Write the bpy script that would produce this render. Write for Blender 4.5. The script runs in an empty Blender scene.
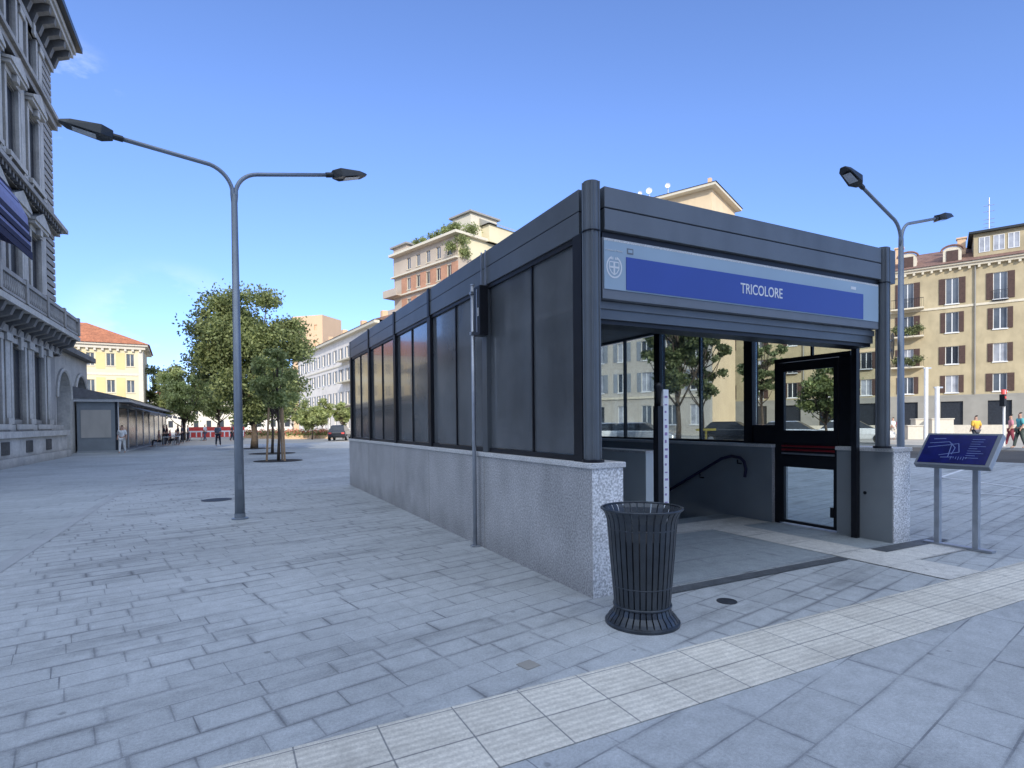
import bpy, bmesh, math, random
import numpy as np
from mathutils import Vector, Matrix
R = math.radians
sc = bpy.context.scene
col = sc.collection
A = 0.4724                      # heading of the station entrance
CX, CY = 0.6962, 4.9138
ca, sa = math.cos(A), math.sin(A)
def LW(x, y, z=0.0):            # entrance frame -> world
    return Vector((CX + ca*x - sa*y, CY + sa*x + ca*y, z))

# ------------------------------------------------------------------ materials
def new_mat(name):
    m = bpy.data.materials.new(name); m.use_nodes = True
    nt = m.node_tree; b = nt.nodes['Principled BSDF']
    return m, nt, b
def N(nt, t, **kw):
    n = nt.nodes.new(t)
    for k, v in kw.items(): setattr(n, k, v)
    return n
def mat(name, c, rough=0.7, metal=0.0, var=0.12, scale=6.0, bump=0.0, bscale=40.0, spec=0.5, coord='Object', fine=0.0, fscale=180.0, stain=0.0):
    m, nt, b = new_mat(name); L = nt.links.new
    tc = N(nt, 'ShaderNodeTexCoord')
    nz = N(nt, 'ShaderNodeTexNoise'); nz.inputs['Scale'].default_value = scale; nz.inputs['Detail'].default_value = 6
    L(tc.outputs[coord], nz.inputs['Vector'])
    mx = N(nt, 'ShaderNodeMix', data_type='RGBA')
    lo = tuple(max(0, v*(1-var)) for v in c); hi = tuple(min(1, v*(1+var)) for v in c)
    mx.inputs[6].default_value = (*lo, 1); mx.inputs[7].default_value = (*hi, 1)
    mr = N(nt, 'ShaderNodeMapRange'); mr.inputs[1].default_value = .3; mr.inputs[2].default_value = .7
    L(nz.outputs['Fac'], mr.inputs[0]); L(mr.outputs[0], mx.inputs[0])
    out = mx.outputs[2]
    if fine > 0:
        n2 = N(nt, 'ShaderNodeTexNoise'); n2.inputs['Scale'].default_value = fscale; n2.inputs['Detail'].default_value = 2
        L(tc.outputs[coord], n2.inputs['Vector'])
        m2 = N(nt, 'ShaderNodeMapRange'); m2.inputs[1].default_value = .35; m2.inputs[2].default_value = .65
        m2.inputs[3].default_value = 1-fine; m2.inputs[4].default_value = 1+fine
        L(n2.outputs['Fac'], m2.inputs[0])
        mm = N(nt, 'ShaderNodeMix', data_type='RGBA', blend_type='MULTIPLY'); mm.inputs[0].default_value = 1
        L(out, mm.inputs[6]); L(m2.outputs[0], mm.inputs[7]); out = mm.outputs[2]
    if stain > 0:
        mp = N(nt, 'ShaderNodeMapping'); mp.inputs['Scale'].default_value = (1.6, 1.6, .7)
        L(tc.outputs[coord], mp.inputs[0])
        n3 = N(nt, 'ShaderNodeTexNoise'); n3.inputs['Scale'].default_value = 1.3; n3.inputs['Detail'].default_value = 8
        L(mp.outputs[0], n3.inputs['Vector'])
        m3 = N(nt, 'ShaderNodeMapRange'); m3.inputs[1].default_value = .45; m3.inputs[2].default_value = .75
        m3.inputs[3].default_value = 1; m3.inputs[4].default_value = 1-stain
        L(n3.outputs['Fac'], m3.inputs[0])
        mm = N(nt, 'ShaderNodeMix', data_type='RGBA', blend_type='MULTIPLY'); mm.inputs[0].default_value = 1
        L(out, mm.inputs[6]); L(m3.outputs[0], mm.inputs[7]); out = mm.outputs[2]
    L(out, b.inputs['Base Color'])
    b.inputs['Roughness'].default_value = rough; b.inputs['Metallic'].default_value = metal
    b.inputs['Specular IOR Level'].default_value = spec
    if bump > 0:
        nb = N(nt, 'ShaderNodeTexNoise'); nb.inputs['Scale'].default_value = bscale; nb.inputs['Detail'].default_value = 4
        L(tc.outputs[coord], nb.inputs['Vector'])
        bp = N(nt, 'ShaderNodeBump'); bp.inputs['Strength'].default_value = bump; bp.inputs['Distance'].default_value = .01
        L(nb.outputs['Fac'], bp.inputs['Height']); L(bp.outputs[0], b.inputs['Normal'])
    return m
def paving_mat(name, c, rot, bw, rh, mortar, jc, offset=.5, off=(0, 0), stain=.35, ridge=0.0, bv=.16, jn=True):
    m, nt, b = new_mat(name); L = nt.links.new
    tc = N(nt, 'ShaderNodeTexCoord')
    mp = N(nt, 'ShaderNodeMapping'); mp.inputs['Rotation'].default_value = (0, 0, rot); mp.inputs['Location'].default_value = (off[0], off[1], 0)
    L(tc.outputs['Object'], mp.inputs[0])
    # slight wobble of the joints
    wn = N(nt, 'ShaderNodeTexNoise'); wn.inputs['Scale'].default_value = 1.2
    L(mp.outputs[0], wn.inputs['Vector'])
    vm = N(nt, 'ShaderNodeVectorMath', operation='MULTIPLY_ADD'); vm.inputs[1].default_value = (.012, .012, 0)
    L(wn.outputs['Color'], vm.inputs[0]); L(mp.outputs[0], vm.inputs[2])
    if jn:   # every course starts at its own random place
        sx = N(nt, 'ShaderNodeSeparateXYZ'); L(vm.outputs[0], sx.inputs[0])
        dv_ = N(nt, 'ShaderNodeMath', operation='DIVIDE'); dv_.inputs[1].default_value = rh; L(sx.outputs[1], dv_.inputs[0])
        fl = N(nt, 'ShaderNodeMath', operation='FLOOR'); L(dv_.outputs[0], fl.inputs[0])
        wh = N(nt, 'ShaderNodeTexWhiteNoise', noise_dimensions='1D'); L(fl.outputs[0], wh.inputs['W'])
        # stone lengths vary along the course
        ln = N(nt, 'ShaderNodeTexNoise', noise_dimensions='2D'); ln.inputs['Scale'].default_value = .9; ln.inputs['Detail'].default_value = 0
        cv = N(nt, 'ShaderNodeCombineXYZ'); L(sx.outputs[0], cv.inputs[0]); L(fl.outputs[0], cv.inputs[1]); L(cv.outputs[0], ln.inputs['Vector'])
        a1 = N(nt, 'ShaderNodeMath', operation='MULTIPLY_ADD'); a1.inputs[1].default_value = bw; L(wh.outputs['Value'], a1.inputs[0]); L(sx.outputs[0], a1.inputs[2])
        a2 = N(nt, 'ShaderNodeMath', operation='MULTIPLY_ADD'); a2.inputs[1].default_value = .75; L(ln.outputs['Fac'], a2.inputs[0]); L(a1.outputs[0], a2.inputs[2])
        vm = N(nt, 'ShaderNodeCombineXYZ'); L(a2.outputs[0], vm.inputs[0]); L(sx.outputs[1], vm.inputs[1]); offset = 0
    br = N(nt, 'ShaderNodeTexBrick'); br.offset = offset; br.offset_frequency = 2
    br.inputs['Scale'].default_value = 1; br.inputs['Brick Width'].default_value = bw; br.inputs['Row Height'].default_value = rh
    br.inputs['Mortar Size'].default_value = mortar; br.inputs['Mortar Smooth'].default_value = .3
    br.inputs['Color1'].default_value = (*[v*(1-bv) for v in c], 1); br.inputs['Color2'].default_value = (*[min(1, v*(1+bv)) for v in c], 1)
    br.inputs['Mortar'].default_value = (*jc, 1)
    L(vm.outputs[0], br.inputs['Vector'])
    out = br.outputs['Color']
    if jn:   # joints fade in and out: mix the mortar back towards stone by a noise
        br2 = N(nt, 'ShaderNodeTexBrick'); br2.offset = offset; br2.offset_frequency = 2
        for k in ('Scale', 'Brick Width', 'Row Height'): br2.inputs[k].default_value = br.inputs[k].default_value
        br2.inputs['Mortar Size'].default_value = 0
        br2.inputs['Color1'].default_value = br.inputs['Color1'].default_value; br2.inputs['Color2'].default_value = br.inputs['Color2'].default_value
        L(vm.outputs[0], br2.inputs['Vector'])
        jnz = N(nt, 'ShaderNodeTexNoise'); jnz.inputs['Scale'].default_value = 1.6; jnz.inputs['Detail'].default_value = 5
        L(tc.outputs['Object'], jnz.inputs['Vector'])
        jm = N(nt, 'ShaderNodeMapRange'); jm.inputs[1].default_value = .38; jm.inputs[2].default_value = .62; jm.inputs[3].default_value = .12
        L(jnz.outputs['Fac'], jm.inputs[0])
        mj = N(nt, 'ShaderNodeMix', data_type='RGBA')
        L(jm.outputs[0], mj.inputs[0]); L(br2.outputs['Color'], mj.inputs[6]); L(out, mj.inputs[7]); out = mj.outputs[2]
        # grime that spreads from the joints in places
        br3 = N(nt, 'ShaderNodeTexBrick'); br3.offset = 0
        for k in ('Scale', 'Brick Width', 'Row Height'): br3.inputs[k].default_value = br.inputs[k].default_value
        br3.inputs['Mortar Size'].default_value = .035; br3.inputs['Mortar Smooth'].default_value = 1
        L(vm.outputs[0], br3.inputs['Vector'])
        gn = N(nt, 'ShaderNodeTexNoise'); gn.inputs['Scale'].default_value = 1.1; gn.inputs['Detail'].default_value = 6; gn.inputs['Roughness'].default_value = .65
        gm = N(nt, 'ShaderNodeMapping'); gm.inputs['Scale'].default_value = (.55, 1.6, 1); gm.inputs['Location'].default_value = (4, 7, 0); L(mp.outputs[0], gm.inputs[0]); L(gm.outputs[0], gn.inputs['Vector'])
        gr = N(nt, 'ShaderNodeMapRange'); gr.inputs[1].default_value = .44; gr.inputs[2].default_value = .64; gr.inputs[4].default_value = .72; L(gn.outputs['Fac'], gr.inputs[0])
        gq = N(nt, 'ShaderNodeMath', operation='MULTIPLY'); L(gr.outputs[0], gq.inputs[0]); L(br3.outputs['Fac'], gq.inputs[1])
        mg = N(nt, 'ShaderNodeMix', data_type='RGBA'); L(gq.outputs[0], mg.inputs[0]); L(out, mg.inputs[6]); mg.inputs[7].default_value = (*[v*.8 for v in jc], 1); out = mg.outputs[2]
    def mul(outp, scale, detail, a, bb, lo, hi, vec=None, stretch=None, rough=.5):
        n = N(nt, 'ShaderNodeTexNoise'); n.inputs['Scale'].default_value = scale; n.inputs['Detail'].default_value = detail; n.inputs['Roughness'].default_value = rough
        if stretch:
            m5 = N(nt, 'ShaderNodeMapping'); m5.inputs['Scale'].default_value = stretch
            L(mp.outputs[0], m5.inputs[0]); L(m5.outputs[0], n.inputs['Vector'])
        else: L(tc.outputs['Object'], n.inputs['Vector'])
        r = N(nt, 'ShaderNodeMapRange'); r.inputs[1].default_value = a; r.inputs[2].default_value = bb; r.inputs[3].default_value = lo; r.inputs[4].default_value = hi
        L(n.outputs['Fac'], r.inputs[0])
        x = N(nt, 'ShaderNodeMix', data_type='RGBA', blend_type='MULTIPLY'); x.inputs[0].default_value = 1
        L(outp, x.inputs[6]); L(r.outputs[0], x.inputs[7]); return x.outputs[2]
    out = mul(out, 220, 2, .3, .7, .80, 1.18)
    out = mul(out, 60, 3, .3, .7, .88, 1.12)
    out = mul(out, 9, 5, .35, .65, .92, 1.06)
    out = mul(out, 2.2, 9, .55, .75, 1.0, .8, rough=.7)
    out = mul(out, .35, 6, .35, .65, .86, 1.08)
    out = mul(out, 1.0, 8, .52, .72, 1.0, 1-stain, stretch=(.5, 2.2, 1), rough=.65)
    vo = N(nt, 'ShaderNodeTexVoronoi'); vo.inputs['Scale'].default_value = 2.3; L(tc.outputs['Object'], vo.inputs['Vector'])
    vr = N(nt, 'ShaderNodeMapRange'); vr.inputs[1].default_value = .035; vr.inputs[2].default_value = .06; vr.inputs[3].default_value = .62; vr.inputs[4].default_value = 1; L(vo.outputs['Distance'], vr.inputs[0])
    vx = N(nt, 'ShaderNodeMix', data_type='RGBA', blend_type='MULTIPLY'); vx.inputs[0].default_value = 1; L(out, vx.inputs[6]); L(vr.outputs[0], vx.inputs[7]); out = vx.outputs[2]
    if ridge > 0:
        wv = N(nt, 'ShaderNodeTexWave', bands_direction='Y'); wv.inputs['Scale'].default_value = 6.6; wv.inputs['Distortion'].default_value = .25; wv.inputs['Detail'].default_value = 2
        L(mp.outputs[0], wv.inputs['Vector'])
        r = N(nt, 'ShaderNodeMapRange'); r.inputs[3].default_value = 1-ridge; r.inputs[4].default_value = 1
        L(wv.outputs['Fac'], r.inputs[0])
        x = N(nt, 'ShaderNodeMix', data_type='RGBA', blend_type='MULTIPLY'); x.inputs[0].default_value = 1
        L(out, x.inputs[6]); L(r.outputs[0], x.inputs[7]); out = x.outputs[2]
    L(out, b.inputs['Base Color'])
    b.inputs['Roughness'].default_value = .72; b.inputs['Specular IOR Level'].default_value = .35
    bp = N(nt, 'ShaderNodeBump'); bp.inputs['Strength'].default_value = .35; bp.inputs['Distance'].default_value = .006
    ad = N(nt, 'ShaderNodeMath', operation='SUBTRACT')
    nf = N(nt, 'ShaderNodeTexNoise'); nf.inputs['Scale'].default_value = 90; L(tc.outputs['Object'], nf.inputs['Vector'])
    L(nf.outputs['Fac'], ad.inputs[0]); L(br.outputs['Fac'], ad.inputs[1])
    L(ad.outputs[0], bp.inputs['Height']); L(bp.outputs[0], b.inputs['Normal'])
    return m
def glass_mat(name, tint=(.9, .95, .95), dens=.35, rough=.0):
    m, nt, b = new_mat(name); L = nt.links.new
    nt.nodes.remove(b)
    o = nt.nodes['Material Output']
    tr = N(nt, 'ShaderNodeBsdfTransparent'); tr.inputs[0].default_value = (*[v*(1-dens) for v in tint], 1)
    gl = N(nt, 'ShaderNodeBsdfGlossy'); gl.inputs['Roughness'].default_value = .03; gl.inputs[0].default_value = (.9, .95, 1, 1)
    fr = N(nt, 'ShaderNodeFresnel'); fr.inputs[0].default_value = 1.45
    nz = N(nt, 'ShaderNodeTexNoise'); nz.inputs['Scale'].default_value = 3
    mr = N(nt, 'ShaderNodeMapRange'); mr.inputs[3].default_value = .3; mr.inputs[4].default_value = .45
    ml = N(nt, 'ShaderNodeMath', operation='MULTIPLY')
    L(nz.outputs['Fac'], mr.inputs[0]); L(mr.outputs[0], ml.inputs[0]); L(fr.outputs[0], ml.inputs[1])
    mx = N(nt, 'ShaderNodeMixShader'); L(ml.outputs[0], mx.inputs[0]); L(tr.outputs[0], mx.inputs[1]); L(gl.outputs[0], mx.inputs[2])
    L(mx.outputs[0], o.inputs[0])
    return m
def leaf_mat(name, dark, light):
    m, nt, b = new_mat(name); L = nt.links.new
    g = N(nt, 'ShaderNodeNewGeometry')
    cr = N(nt, 'ShaderNodeValToRGB'); cr.color_ramp.elements[0].color = (*dark, 1); cr.color_ramp.elements[1].color = (*light, 1)
    L(g.outputs['Random Per Island'], cr.inputs[0])
    tc = N(nt, 'ShaderNodeTexCoord'); nz = N(nt, 'ShaderNodeTexNoise'); nz.inputs['Scale'].default_value = .9
    L(tc.outputs['Object'], nz.inputs['Vector'])
    mr = N(nt, 'ShaderNodeMapRange'); mr.inputs[1].default_value = .3; mr.inputs[2].default_value = .7; mr.inputs[3].default_value = .6; mr.inputs[4].default_value = 1.3
    L(nz.outputs['Fac'], mr.inputs[0])
    mm = N(nt, 'ShaderNodeMix', data_type='RGBA', blend_type='MULTIPLY'); mm.inputs[0].default_value = 1
    L(cr.outputs[0], mm.inputs[6]); L(mr.outputs[0], mm.inputs[7]); L(mm.outputs[2], b.inputs['Base Color'])
    b.inputs['Roughness'].default_value = .6
    tl = N(nt, 'ShaderNodeBsdfTranslucent'); L(mm.outputs[2], tl.inputs[0])
    mx = N(nt, 'ShaderNodeMixShader'); mx.inputs[0].default_value = .45
    L(b.outputs[0], mx.inputs[1]); L(tl.outputs[0], mx.inputs[2]); L(mx.outputs[0], nt.nodes['Material Output'].inputs[0])
    return m
M = {}
M['pave'] = paving_mat('granite_paving', (.42, .445, .455), -R(11.5), .42, .215, .0055, (.19, .20, .215), stain=.42, bv=.05)
M['slab'] = paving_mat('granite_slabs', (.425, .45, .465), -R(11.5), .60, .30, .006, (.22, .235, .255), off=(.1, .12), stain=.36, bv=.045)
M['walk'] = paving_mat('side_paving', (.40, .43, .44), 0, .8, .4, .006, (.27, .29, .31), stain=.22, bv=.05)
M['tactile'] = paving_mat('pale_tactile_tiles', (.70, .67, .59), 0, .405, .3033, .005, (.30, .30, .29), offset=0, off=(.155, .0), stain=.26, ridge=.16, bv=.05, jn=False)
M['tile'] = paving_mat('pale_floor_tiles', (.62, .61, .57), 0, .60, .60, .004, (.36, .36, .36), offset=0, stain=.25, bv=.04)
M['lobbyfloor'] = paving_mat('grey_lobby_slabs', (.33, .37, .39), 0, .9, .6, .003, (.24, .26, .29), offset=.5, stain=.2, bv=.05)
M['asphalt'] = mat('asphalt', (.075, .072, .07), .9, var=.2, scale=.4, fine=.25, fscale=60)
M['ground'] = mat('far_pavement', (.42, .39, .34), .9, var=.15, scale=.1, fine=.1, fscale=8)
M['kerb'] = mat('kerb_stone', (.35, .37, .385), .8, var=.12, scale=2, fine=.12)
M['line'] = mat('worn_road_paint', (.62, .64, .66), .7, var=.3, scale=3)
M['granite'] = mat('speckled_granite', (.44, .44, .445), .55, var=.1, scale=2.2, fine=.32, fscale=58, stain=.22, bump=.05)
M['granite_bright'] = mat('bush_hammered_granite', (.78, .78, .78), .75, var=.06, scale=3, fine=.38, fscale=50, bump=.15)
M['coping'] = mat('granite_coping', (.62, .62, .61), .5, var=.08, scale=3, fine=.25, fscale=90)
M['panelgrey'] = mat('grey_wall_cladding', (.24, .265, .28), .6, var=.08, scale=2, fine=.05)
M['panellight'] = mat('light_cladding', (.62, .66, .66), .5, var=.06, scale=2)
M['metal'] = mat('anthracite_painted_steel', (.125, .14, .155), .38, metal=.25, var=.1, scale=2.5, fine=.04, spec=.5, stain=.12)
M['metal_front'] = mat('anthracite_fascia', (.155, .17, .185), .42, metal=.2, var=.1, scale=1.2, fine=.04, stain=.2)
M['black'] = mat('black_steel', (.012, .013, .018), .4, metal=.3, var=.2)
M['ceiling'] = mat('dark_ceiling', (.13, .14, .155), .6, var=.1)
M['galv'] = mat('galvanised_steel', (.42, .45, .50), .42, metal=.75, var=.12, scale=8, fine=.05)
M['lamp'] = mat('painted_lamp_pole', (.22, .255, .30), .4, metal=.4, var=.1, scale=4)
M['head'] = mat('dark_lamp_head', (.03, .035, .04), .4, metal=.3)
M['lens'] = mat('lamp_lens', (.45, .47, .5), .2)
M['binsteel'] = mat('bin_slat_steel', (.055, .065, .078), .36, metal=.5, var=.25, scale=7, fine=.1)
M['signgrey'] = mat('sign_pale_grey', (.36, .47, .56), .4, var=.06, scale=1.5)
M['signedge'] = mat('sign_edge_grey', (.17, .19, .22), .5, var=.06)
M['signblue'] = mat('sign_blue', (.035, .075, .36), .38, var=.06, scale=1.2)
M['mapblue'] = mat('map_blue', (.006, .009, .11), .25, var=.25, scale=12)
M['white'] = mat('white_paint', (.78, .79, .80), .5, var=.04)
M['map_line'] = mat('map_line_blue', (.16, .22, .48), .5, var=.1)
M['red'] = mat('dark_red_paint', (.22, .012, .02), .4, var=.1)
M['brightred'] = mat('red_sheet', (.62, .07, .06), .6, var=.15)
M['winglass'] = mat('window_glass', (.10, .12, .15), .12, var=.3, scale=.8, spec=.8)
M['curtain'] = mat('curtained_window', (.36, .38, .43), .3, var=.25, scale=1.5)
M['darkwin'] = mat('dark_window', (.03, .035, .045), .2, var=.2)
M['shutter'] = mat('brown_shutters', (.075, .042, .035), .7, var=.2)
M['shutter_blue'] = mat('grey_shutters', (.25, .28, .32), .7, var=.15)
M['ochre'] = mat('ochre_plaster', (.47, .395, .255), .9, var=.14, scale=.5, fine=.04, stain=.15)
M['trim'] = mat('pale_trim', (.66, .60, .48), .85, var=.08)
M['greybase'] = mat('grey_rusticated_base', (.30, .29, .265), .9, var=.1, scale=1)
M['palebase'] = mat('pale_base', (.64, .59, .5), .85, var=.08)
M['cream'] = mat('cream_plaster', (.74, .58, .38), .9, var=.06, scale=.4, stain=.08)
M['greige'] = mat('grey_beige_plaster', (.50, .47, .42), .9, var=.08, scale=.4, stain=.12)
M['yellow'] = mat('yellow_plaster', (.74, .56, .28), .9, var=.06, scale=.4)
M['paleyellow'] = mat('pale_yellow_plaster', (.70, .62, .42), .9, var=.06, scale=.4)
M['beige'] = mat('beige_plaster', (.68, .47, .30), .9, var=.06, scale=.2)
M['pink'] = mat('pink_brick', (.47, .25, .16), .9, var=.12, scale=.8, fine=.1, fscale=10)
M['pinkbeige'] = mat('pink_beige_plaster', (.50, .42, .34), .9, var=.08, scale=.5)
M['whitewall'] = mat('off_white_stone', (.78, .72, .66), .9, var=.06, scale=.5, stain=.15)
M['rooftile'] = mat('terracotta_tiles', (.42, .16, .08), .9, var=.2, scale=1.5, fine=.2, fscale=6)
M['roofbrown'] = mat('brown_roof_tiles', (.20, .115, .09), .9, var=.2, scale=1.5, fine=.2, fscale=6)
M['roofgrey'] = mat('grey_roof', (.16, .16, .17), .8, var=.15)
M['palazzo'] = mat('palazzo_stone', (.44, .415, .375), .9, var=.14, scale=.7, fine=.08, fscale=9, stain=.2)
M['palazzo_lt'] = mat('palazzo_pale_stone', (.63, .595, .53), .9, var=.12, scale=.9, fine=.08, fscale=9, stain=.2)
M['palazzo_dk'] = mat('palazzo_dark_stone', (.22, .21, .195), .9, var=.15, scale=.9, fine=.1, fscale=9, stain=.25)
M['awn'] = mat('blue_awning_cloth', (.26, .27, .46), .8, var=.1)
M['awn_dk'] = mat('navy_awning_stripe', (.012, .012, .05), .8, var=.1)
M['bark'] = mat('bark', (.10, .075, .055), .95, var=.3, scale=6, bump=.4)
M['leaf'] = leaf_mat('green_leaves', (.12, .155, .05), (.42, .47, .20))
M['leaf_lt'] = leaf_mat('light_green_leaves', (.18, .23, .07), (.56, .60, .26))
M['leaf_dk'] = leaf_mat('dark_green_leaves', (.08, .11, .045), (.34, .38, .18))
M['rubber'] = mat('rubber', (.02, .02, .02), .8)
M['skin'] = mat('skin', (.48, .28, .2), .6, var=.05)
M['hair'] = mat('dark_hair', (.03, .02, .015), .7)
M['yellowpaint'] = mat('yellow_paint', (.72, .50, .08), .6, var=.1)
M['soil'] = mat('tree_pit_soil', (.02, .02, .02), 1)
M['iron'] = mat('cast_iron_cover', (.045, .05, .06), .6, metal=.4, var=.2, fine=.2, fscale=60)
M['channel'] = mat('drain_channel', (.10, .11, .12), .6, metal=.2, var=.2, fine=.2, fscale=60)
M['carblack'] = mat('dark_car_paint', (.03, .035, .045), .2, metal=.3, spec=.8)
M['carsilver'] = mat('silver_car_paint', (.5, .52, .55), .25, metal=.5)
M['carwhite'] = mat('white_car_paint', (.75, .75, .75), .25)
M['glass'] = glass_mat('clear_glass', dens=.12)
M['smoke'] = mat('dark_reflective_glass', (.115, .125, .135), .15, metal=0, var=.35, scale=.8, spec=.75, fine=.03, stain=.2)
M['smoke'].node_tree.nodes['Principled BSDF'].inputs['Coat Weight'].default_value = .35
def dirt(m, z0, z1, a):
    nt = m.node_tree; b = nt.nodes['Principled BSDF']; src = b.inputs['Base Color'].links[0].from_socket; L = nt.links.new
    tc = N(nt, 'ShaderNodeTexCoord'); sp = N(nt, 'ShaderNodeSeparateXYZ'); L(tc.outputs['Object'], sp.inputs[0])
    nz = N(nt, 'ShaderNodeTexNoise'); nz.inputs['Scale'].default_value = 3; nz.inputs['Detail'].default_value = 6; L(tc.outputs['Object'], nz.inputs['Vector'])
    ad = N(nt, 'ShaderNodeMath', operation='MULTIPLY_ADD'); ad.inputs[1].default_value = -.5; L(nz.outputs['Fac'], ad.inputs[0]); L(sp.outputs[2], ad.inputs[2])
    mr = N(nt, 'ShaderNodeMapRange'); mr.inputs[1].default_value = z0-.25; mr.inputs[2].default_value = z1-.25; mr.inputs[3].default_value = a; mr.inputs[4].default_value = 1; L(ad.outputs[0], mr.inputs[0])
    mm = N(nt, 'ShaderNodeMix', data_type='RGBA', blend_type='MULTIPLY'); mm.inputs[0].default_value = 1; L(src, mm.inputs[6]); L(mr.outputs[0], mm.inputs[7]); L(mm.outputs[2], b.inputs['Base Color'])
def darken_corners(m, dist, lo):     # darkens the stone in corners and under ledges
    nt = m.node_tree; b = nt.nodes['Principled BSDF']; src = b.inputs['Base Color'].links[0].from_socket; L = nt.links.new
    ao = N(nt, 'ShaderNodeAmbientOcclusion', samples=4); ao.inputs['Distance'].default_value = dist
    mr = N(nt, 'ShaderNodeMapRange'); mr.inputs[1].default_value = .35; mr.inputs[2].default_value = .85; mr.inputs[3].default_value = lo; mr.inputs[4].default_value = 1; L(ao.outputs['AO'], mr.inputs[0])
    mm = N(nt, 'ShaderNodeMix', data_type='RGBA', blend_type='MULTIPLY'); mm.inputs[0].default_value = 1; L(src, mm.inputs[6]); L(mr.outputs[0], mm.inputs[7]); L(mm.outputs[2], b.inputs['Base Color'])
for k_ in ('palazzo', 'palazzo_lt', 'palazzo_dk'): darken_corners(M[k_], .7, .38)
dirt(M['granite'], -.05, .35, .72); dirt(M['granite_bright'], -.05, .25, .75)
_c = {}
def cloth(rgb):
    k = tuple(rgb)
    if k not in _c: _c[k] = mat('cloth', rgb, .9, var=.1)
    return _c[k]

# ------------------------------------------------------------------ mesh building
class MB:
    def __init__(s): s.v = []; s.f = []
    def add(s, vs, fs):
        o = len(s.v); s.v += [tuple(v) for v in vs]; s.f += [tuple(i+o for i in f) for f in fs]; return s
    def box(s, x0, x1, y0, y1, z0, z1, T=None):
        vs = [(x, y, z) for z in (z0, z1) for y in (y0, y1) for x in (x0, x1)]
        if T: vs = [T @ Vector(v) for v in vs]
        return s.add(vs, [(0, 2, 3, 1), (4, 5, 7, 6), (0, 1, 5, 4), (2, 6, 7, 3), (0, 4, 6, 2), (1, 3, 7, 5)])
    def quad(s, a, b, c, d): return s.add([a, b, c, d], [(0, 1, 2, 3)])
    def prism(s, pts, axis, a, b):
        # pts 2d polygon, extruded along axis (0,1,2) from a to b
        def P(p, t):
            q = list(p); q.insert(axis, t); return tuple(q)
        n = len(pts)
        return s.add([P(p, a) for p in pts] + [P(p, b) for p in pts],
                     [tuple(range(n-1, -1, -1)), tuple(range(n, 2*n))] + [(i, (i+1) % n, n+(i+1) % n, n+i) for i in range(n)])
    def tube(s, pts, r, n=10, cap=True):
        pts = [Vector(p) for p in pts]; rr = r if isinstance(r, (list, tuple)) else [r]*len(pts)
        vs = []; fs = []; up = None
        for i, p in enumerate(pts):
            d = (pts[min(i+1, len(pts)-1)] - pts[max(i-1, 0)]).normalized()
            if up is None: up = Vector((0, 0, 1)) if abs(d.z) < .9 else Vector((1, 0, 0))
            x = d.cross(up).normalized(); up = x.cross(d).normalized()
            for k in range(n):
                t = 2*math.pi*k/n; vs.append(p + (x*math.cos(t) + up*math.sin(t))*rr[i])
        for i in range(len(pts)-1):
            for k in range(n):
                fs.append((i*n+k, i*n+(k+1) % n, (i+1)*n+(k+1) % n, (i+1)*n+k))
        if cap: fs.append(tuple(range(n-1, -1, -1))); fs.append(tuple((len(pts)-1)*n+k for k in range(n)))
        return s.add(vs, fs)
    def lathe(s, prof, n=32, c=(0, 0)):
        vs = []; fs = []
        for (r, z) in prof:
            for k in range(n):
                t = 2*math.pi*k/n; vs.append((c[0]+r*math.cos(t), c[1]+r*math.sin(t), z))
        for i in range(len(prof)-1):
            for k in range(n): fs.append((i*n+k, i*n+(k+1) % n, (i+1)*n+(k+1) % n, (i+1)*n+k))
        return s.add(vs, fs)
    def build(s, name, m, parent=None, loc=None, rz=None, bevel=0, smooth=False, recalc=True):
        me = bpy.data.meshes.new(name); me.from_pydata(s.v, [], s.f)
        if recalc:
            bm = bmesh.new(); bm.from_mesh(me); bmesh.ops.recalc_face_normals(bm, faces=bm.faces); bm.to_mesh(me); bm.free()
        me.materials.append(m)
        o = bpy.data.objects.new(name, me); col.objects.link(o)
        if parent: o.parent = parent
        if loc is not None: o.location = loc
        if rz is not None: o.rotation_euler = (0, 0, rz)
        if bevel:
            b = o.modifiers.new('bevel', 'BEVEL'); b.width = bevel; b.segments = 2; b.limit_method = 'ANGLE'
        if smooth:
            me.polygons.foreach_set('use_smooth', [True]*len(me.polygons))
        return o
def tag(o, label=None, cat=None, group=None, kind=None):
    if label: o['label'] = label
    if cat: o['category'] = cat
    if group: o['group'] = group
    if kind: o['kind'] = kind
    return o
def empty(name, loc, rz=0, label=None, cat=None, group=None):
    o = bpy.data.objects.new(name, None); col.objects.link(o); o.location = loc; o.rotation_euler = (0, 0, rz); o.empty_display_size = .2
    return tag(o, label, cat, group)
def copy_tree(o, parent=None):
    c = o.copy(); col.objects.link(c); c.parent = parent
    for ch in list(o.children): copy_tree(ch, c)
    return c
def text_mesh(name, s, size, m, parent, loc, rot, ext=.002, bold=0.0, sx=1.0):
    cu = bpy.data.curves.new('t', 'FONT'); cu.body = s; cu.size = size; cu.extrude = ext; cu.offset = bold; cu.align_x = 'CENTER'; cu.align_y = 'CENTER'
    t = bpy.data.objects.new('t', cu); col.objects.link(t)
    dg = bpy.context.evaluated_depsgraph_get(); me = bpy.data.meshes.new_from_object(t.evaluated_get(dg))
    bpy.data.objects.remove(t); me.materials.clear(); me.materials.append(m)
    o = bpy.data.objects.new(name, me); col.objects.link(o); o.parent = parent; o.location = loc; o.rotation_euler = rot; o.scale = (sx, 1, 1)
    return o

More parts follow.
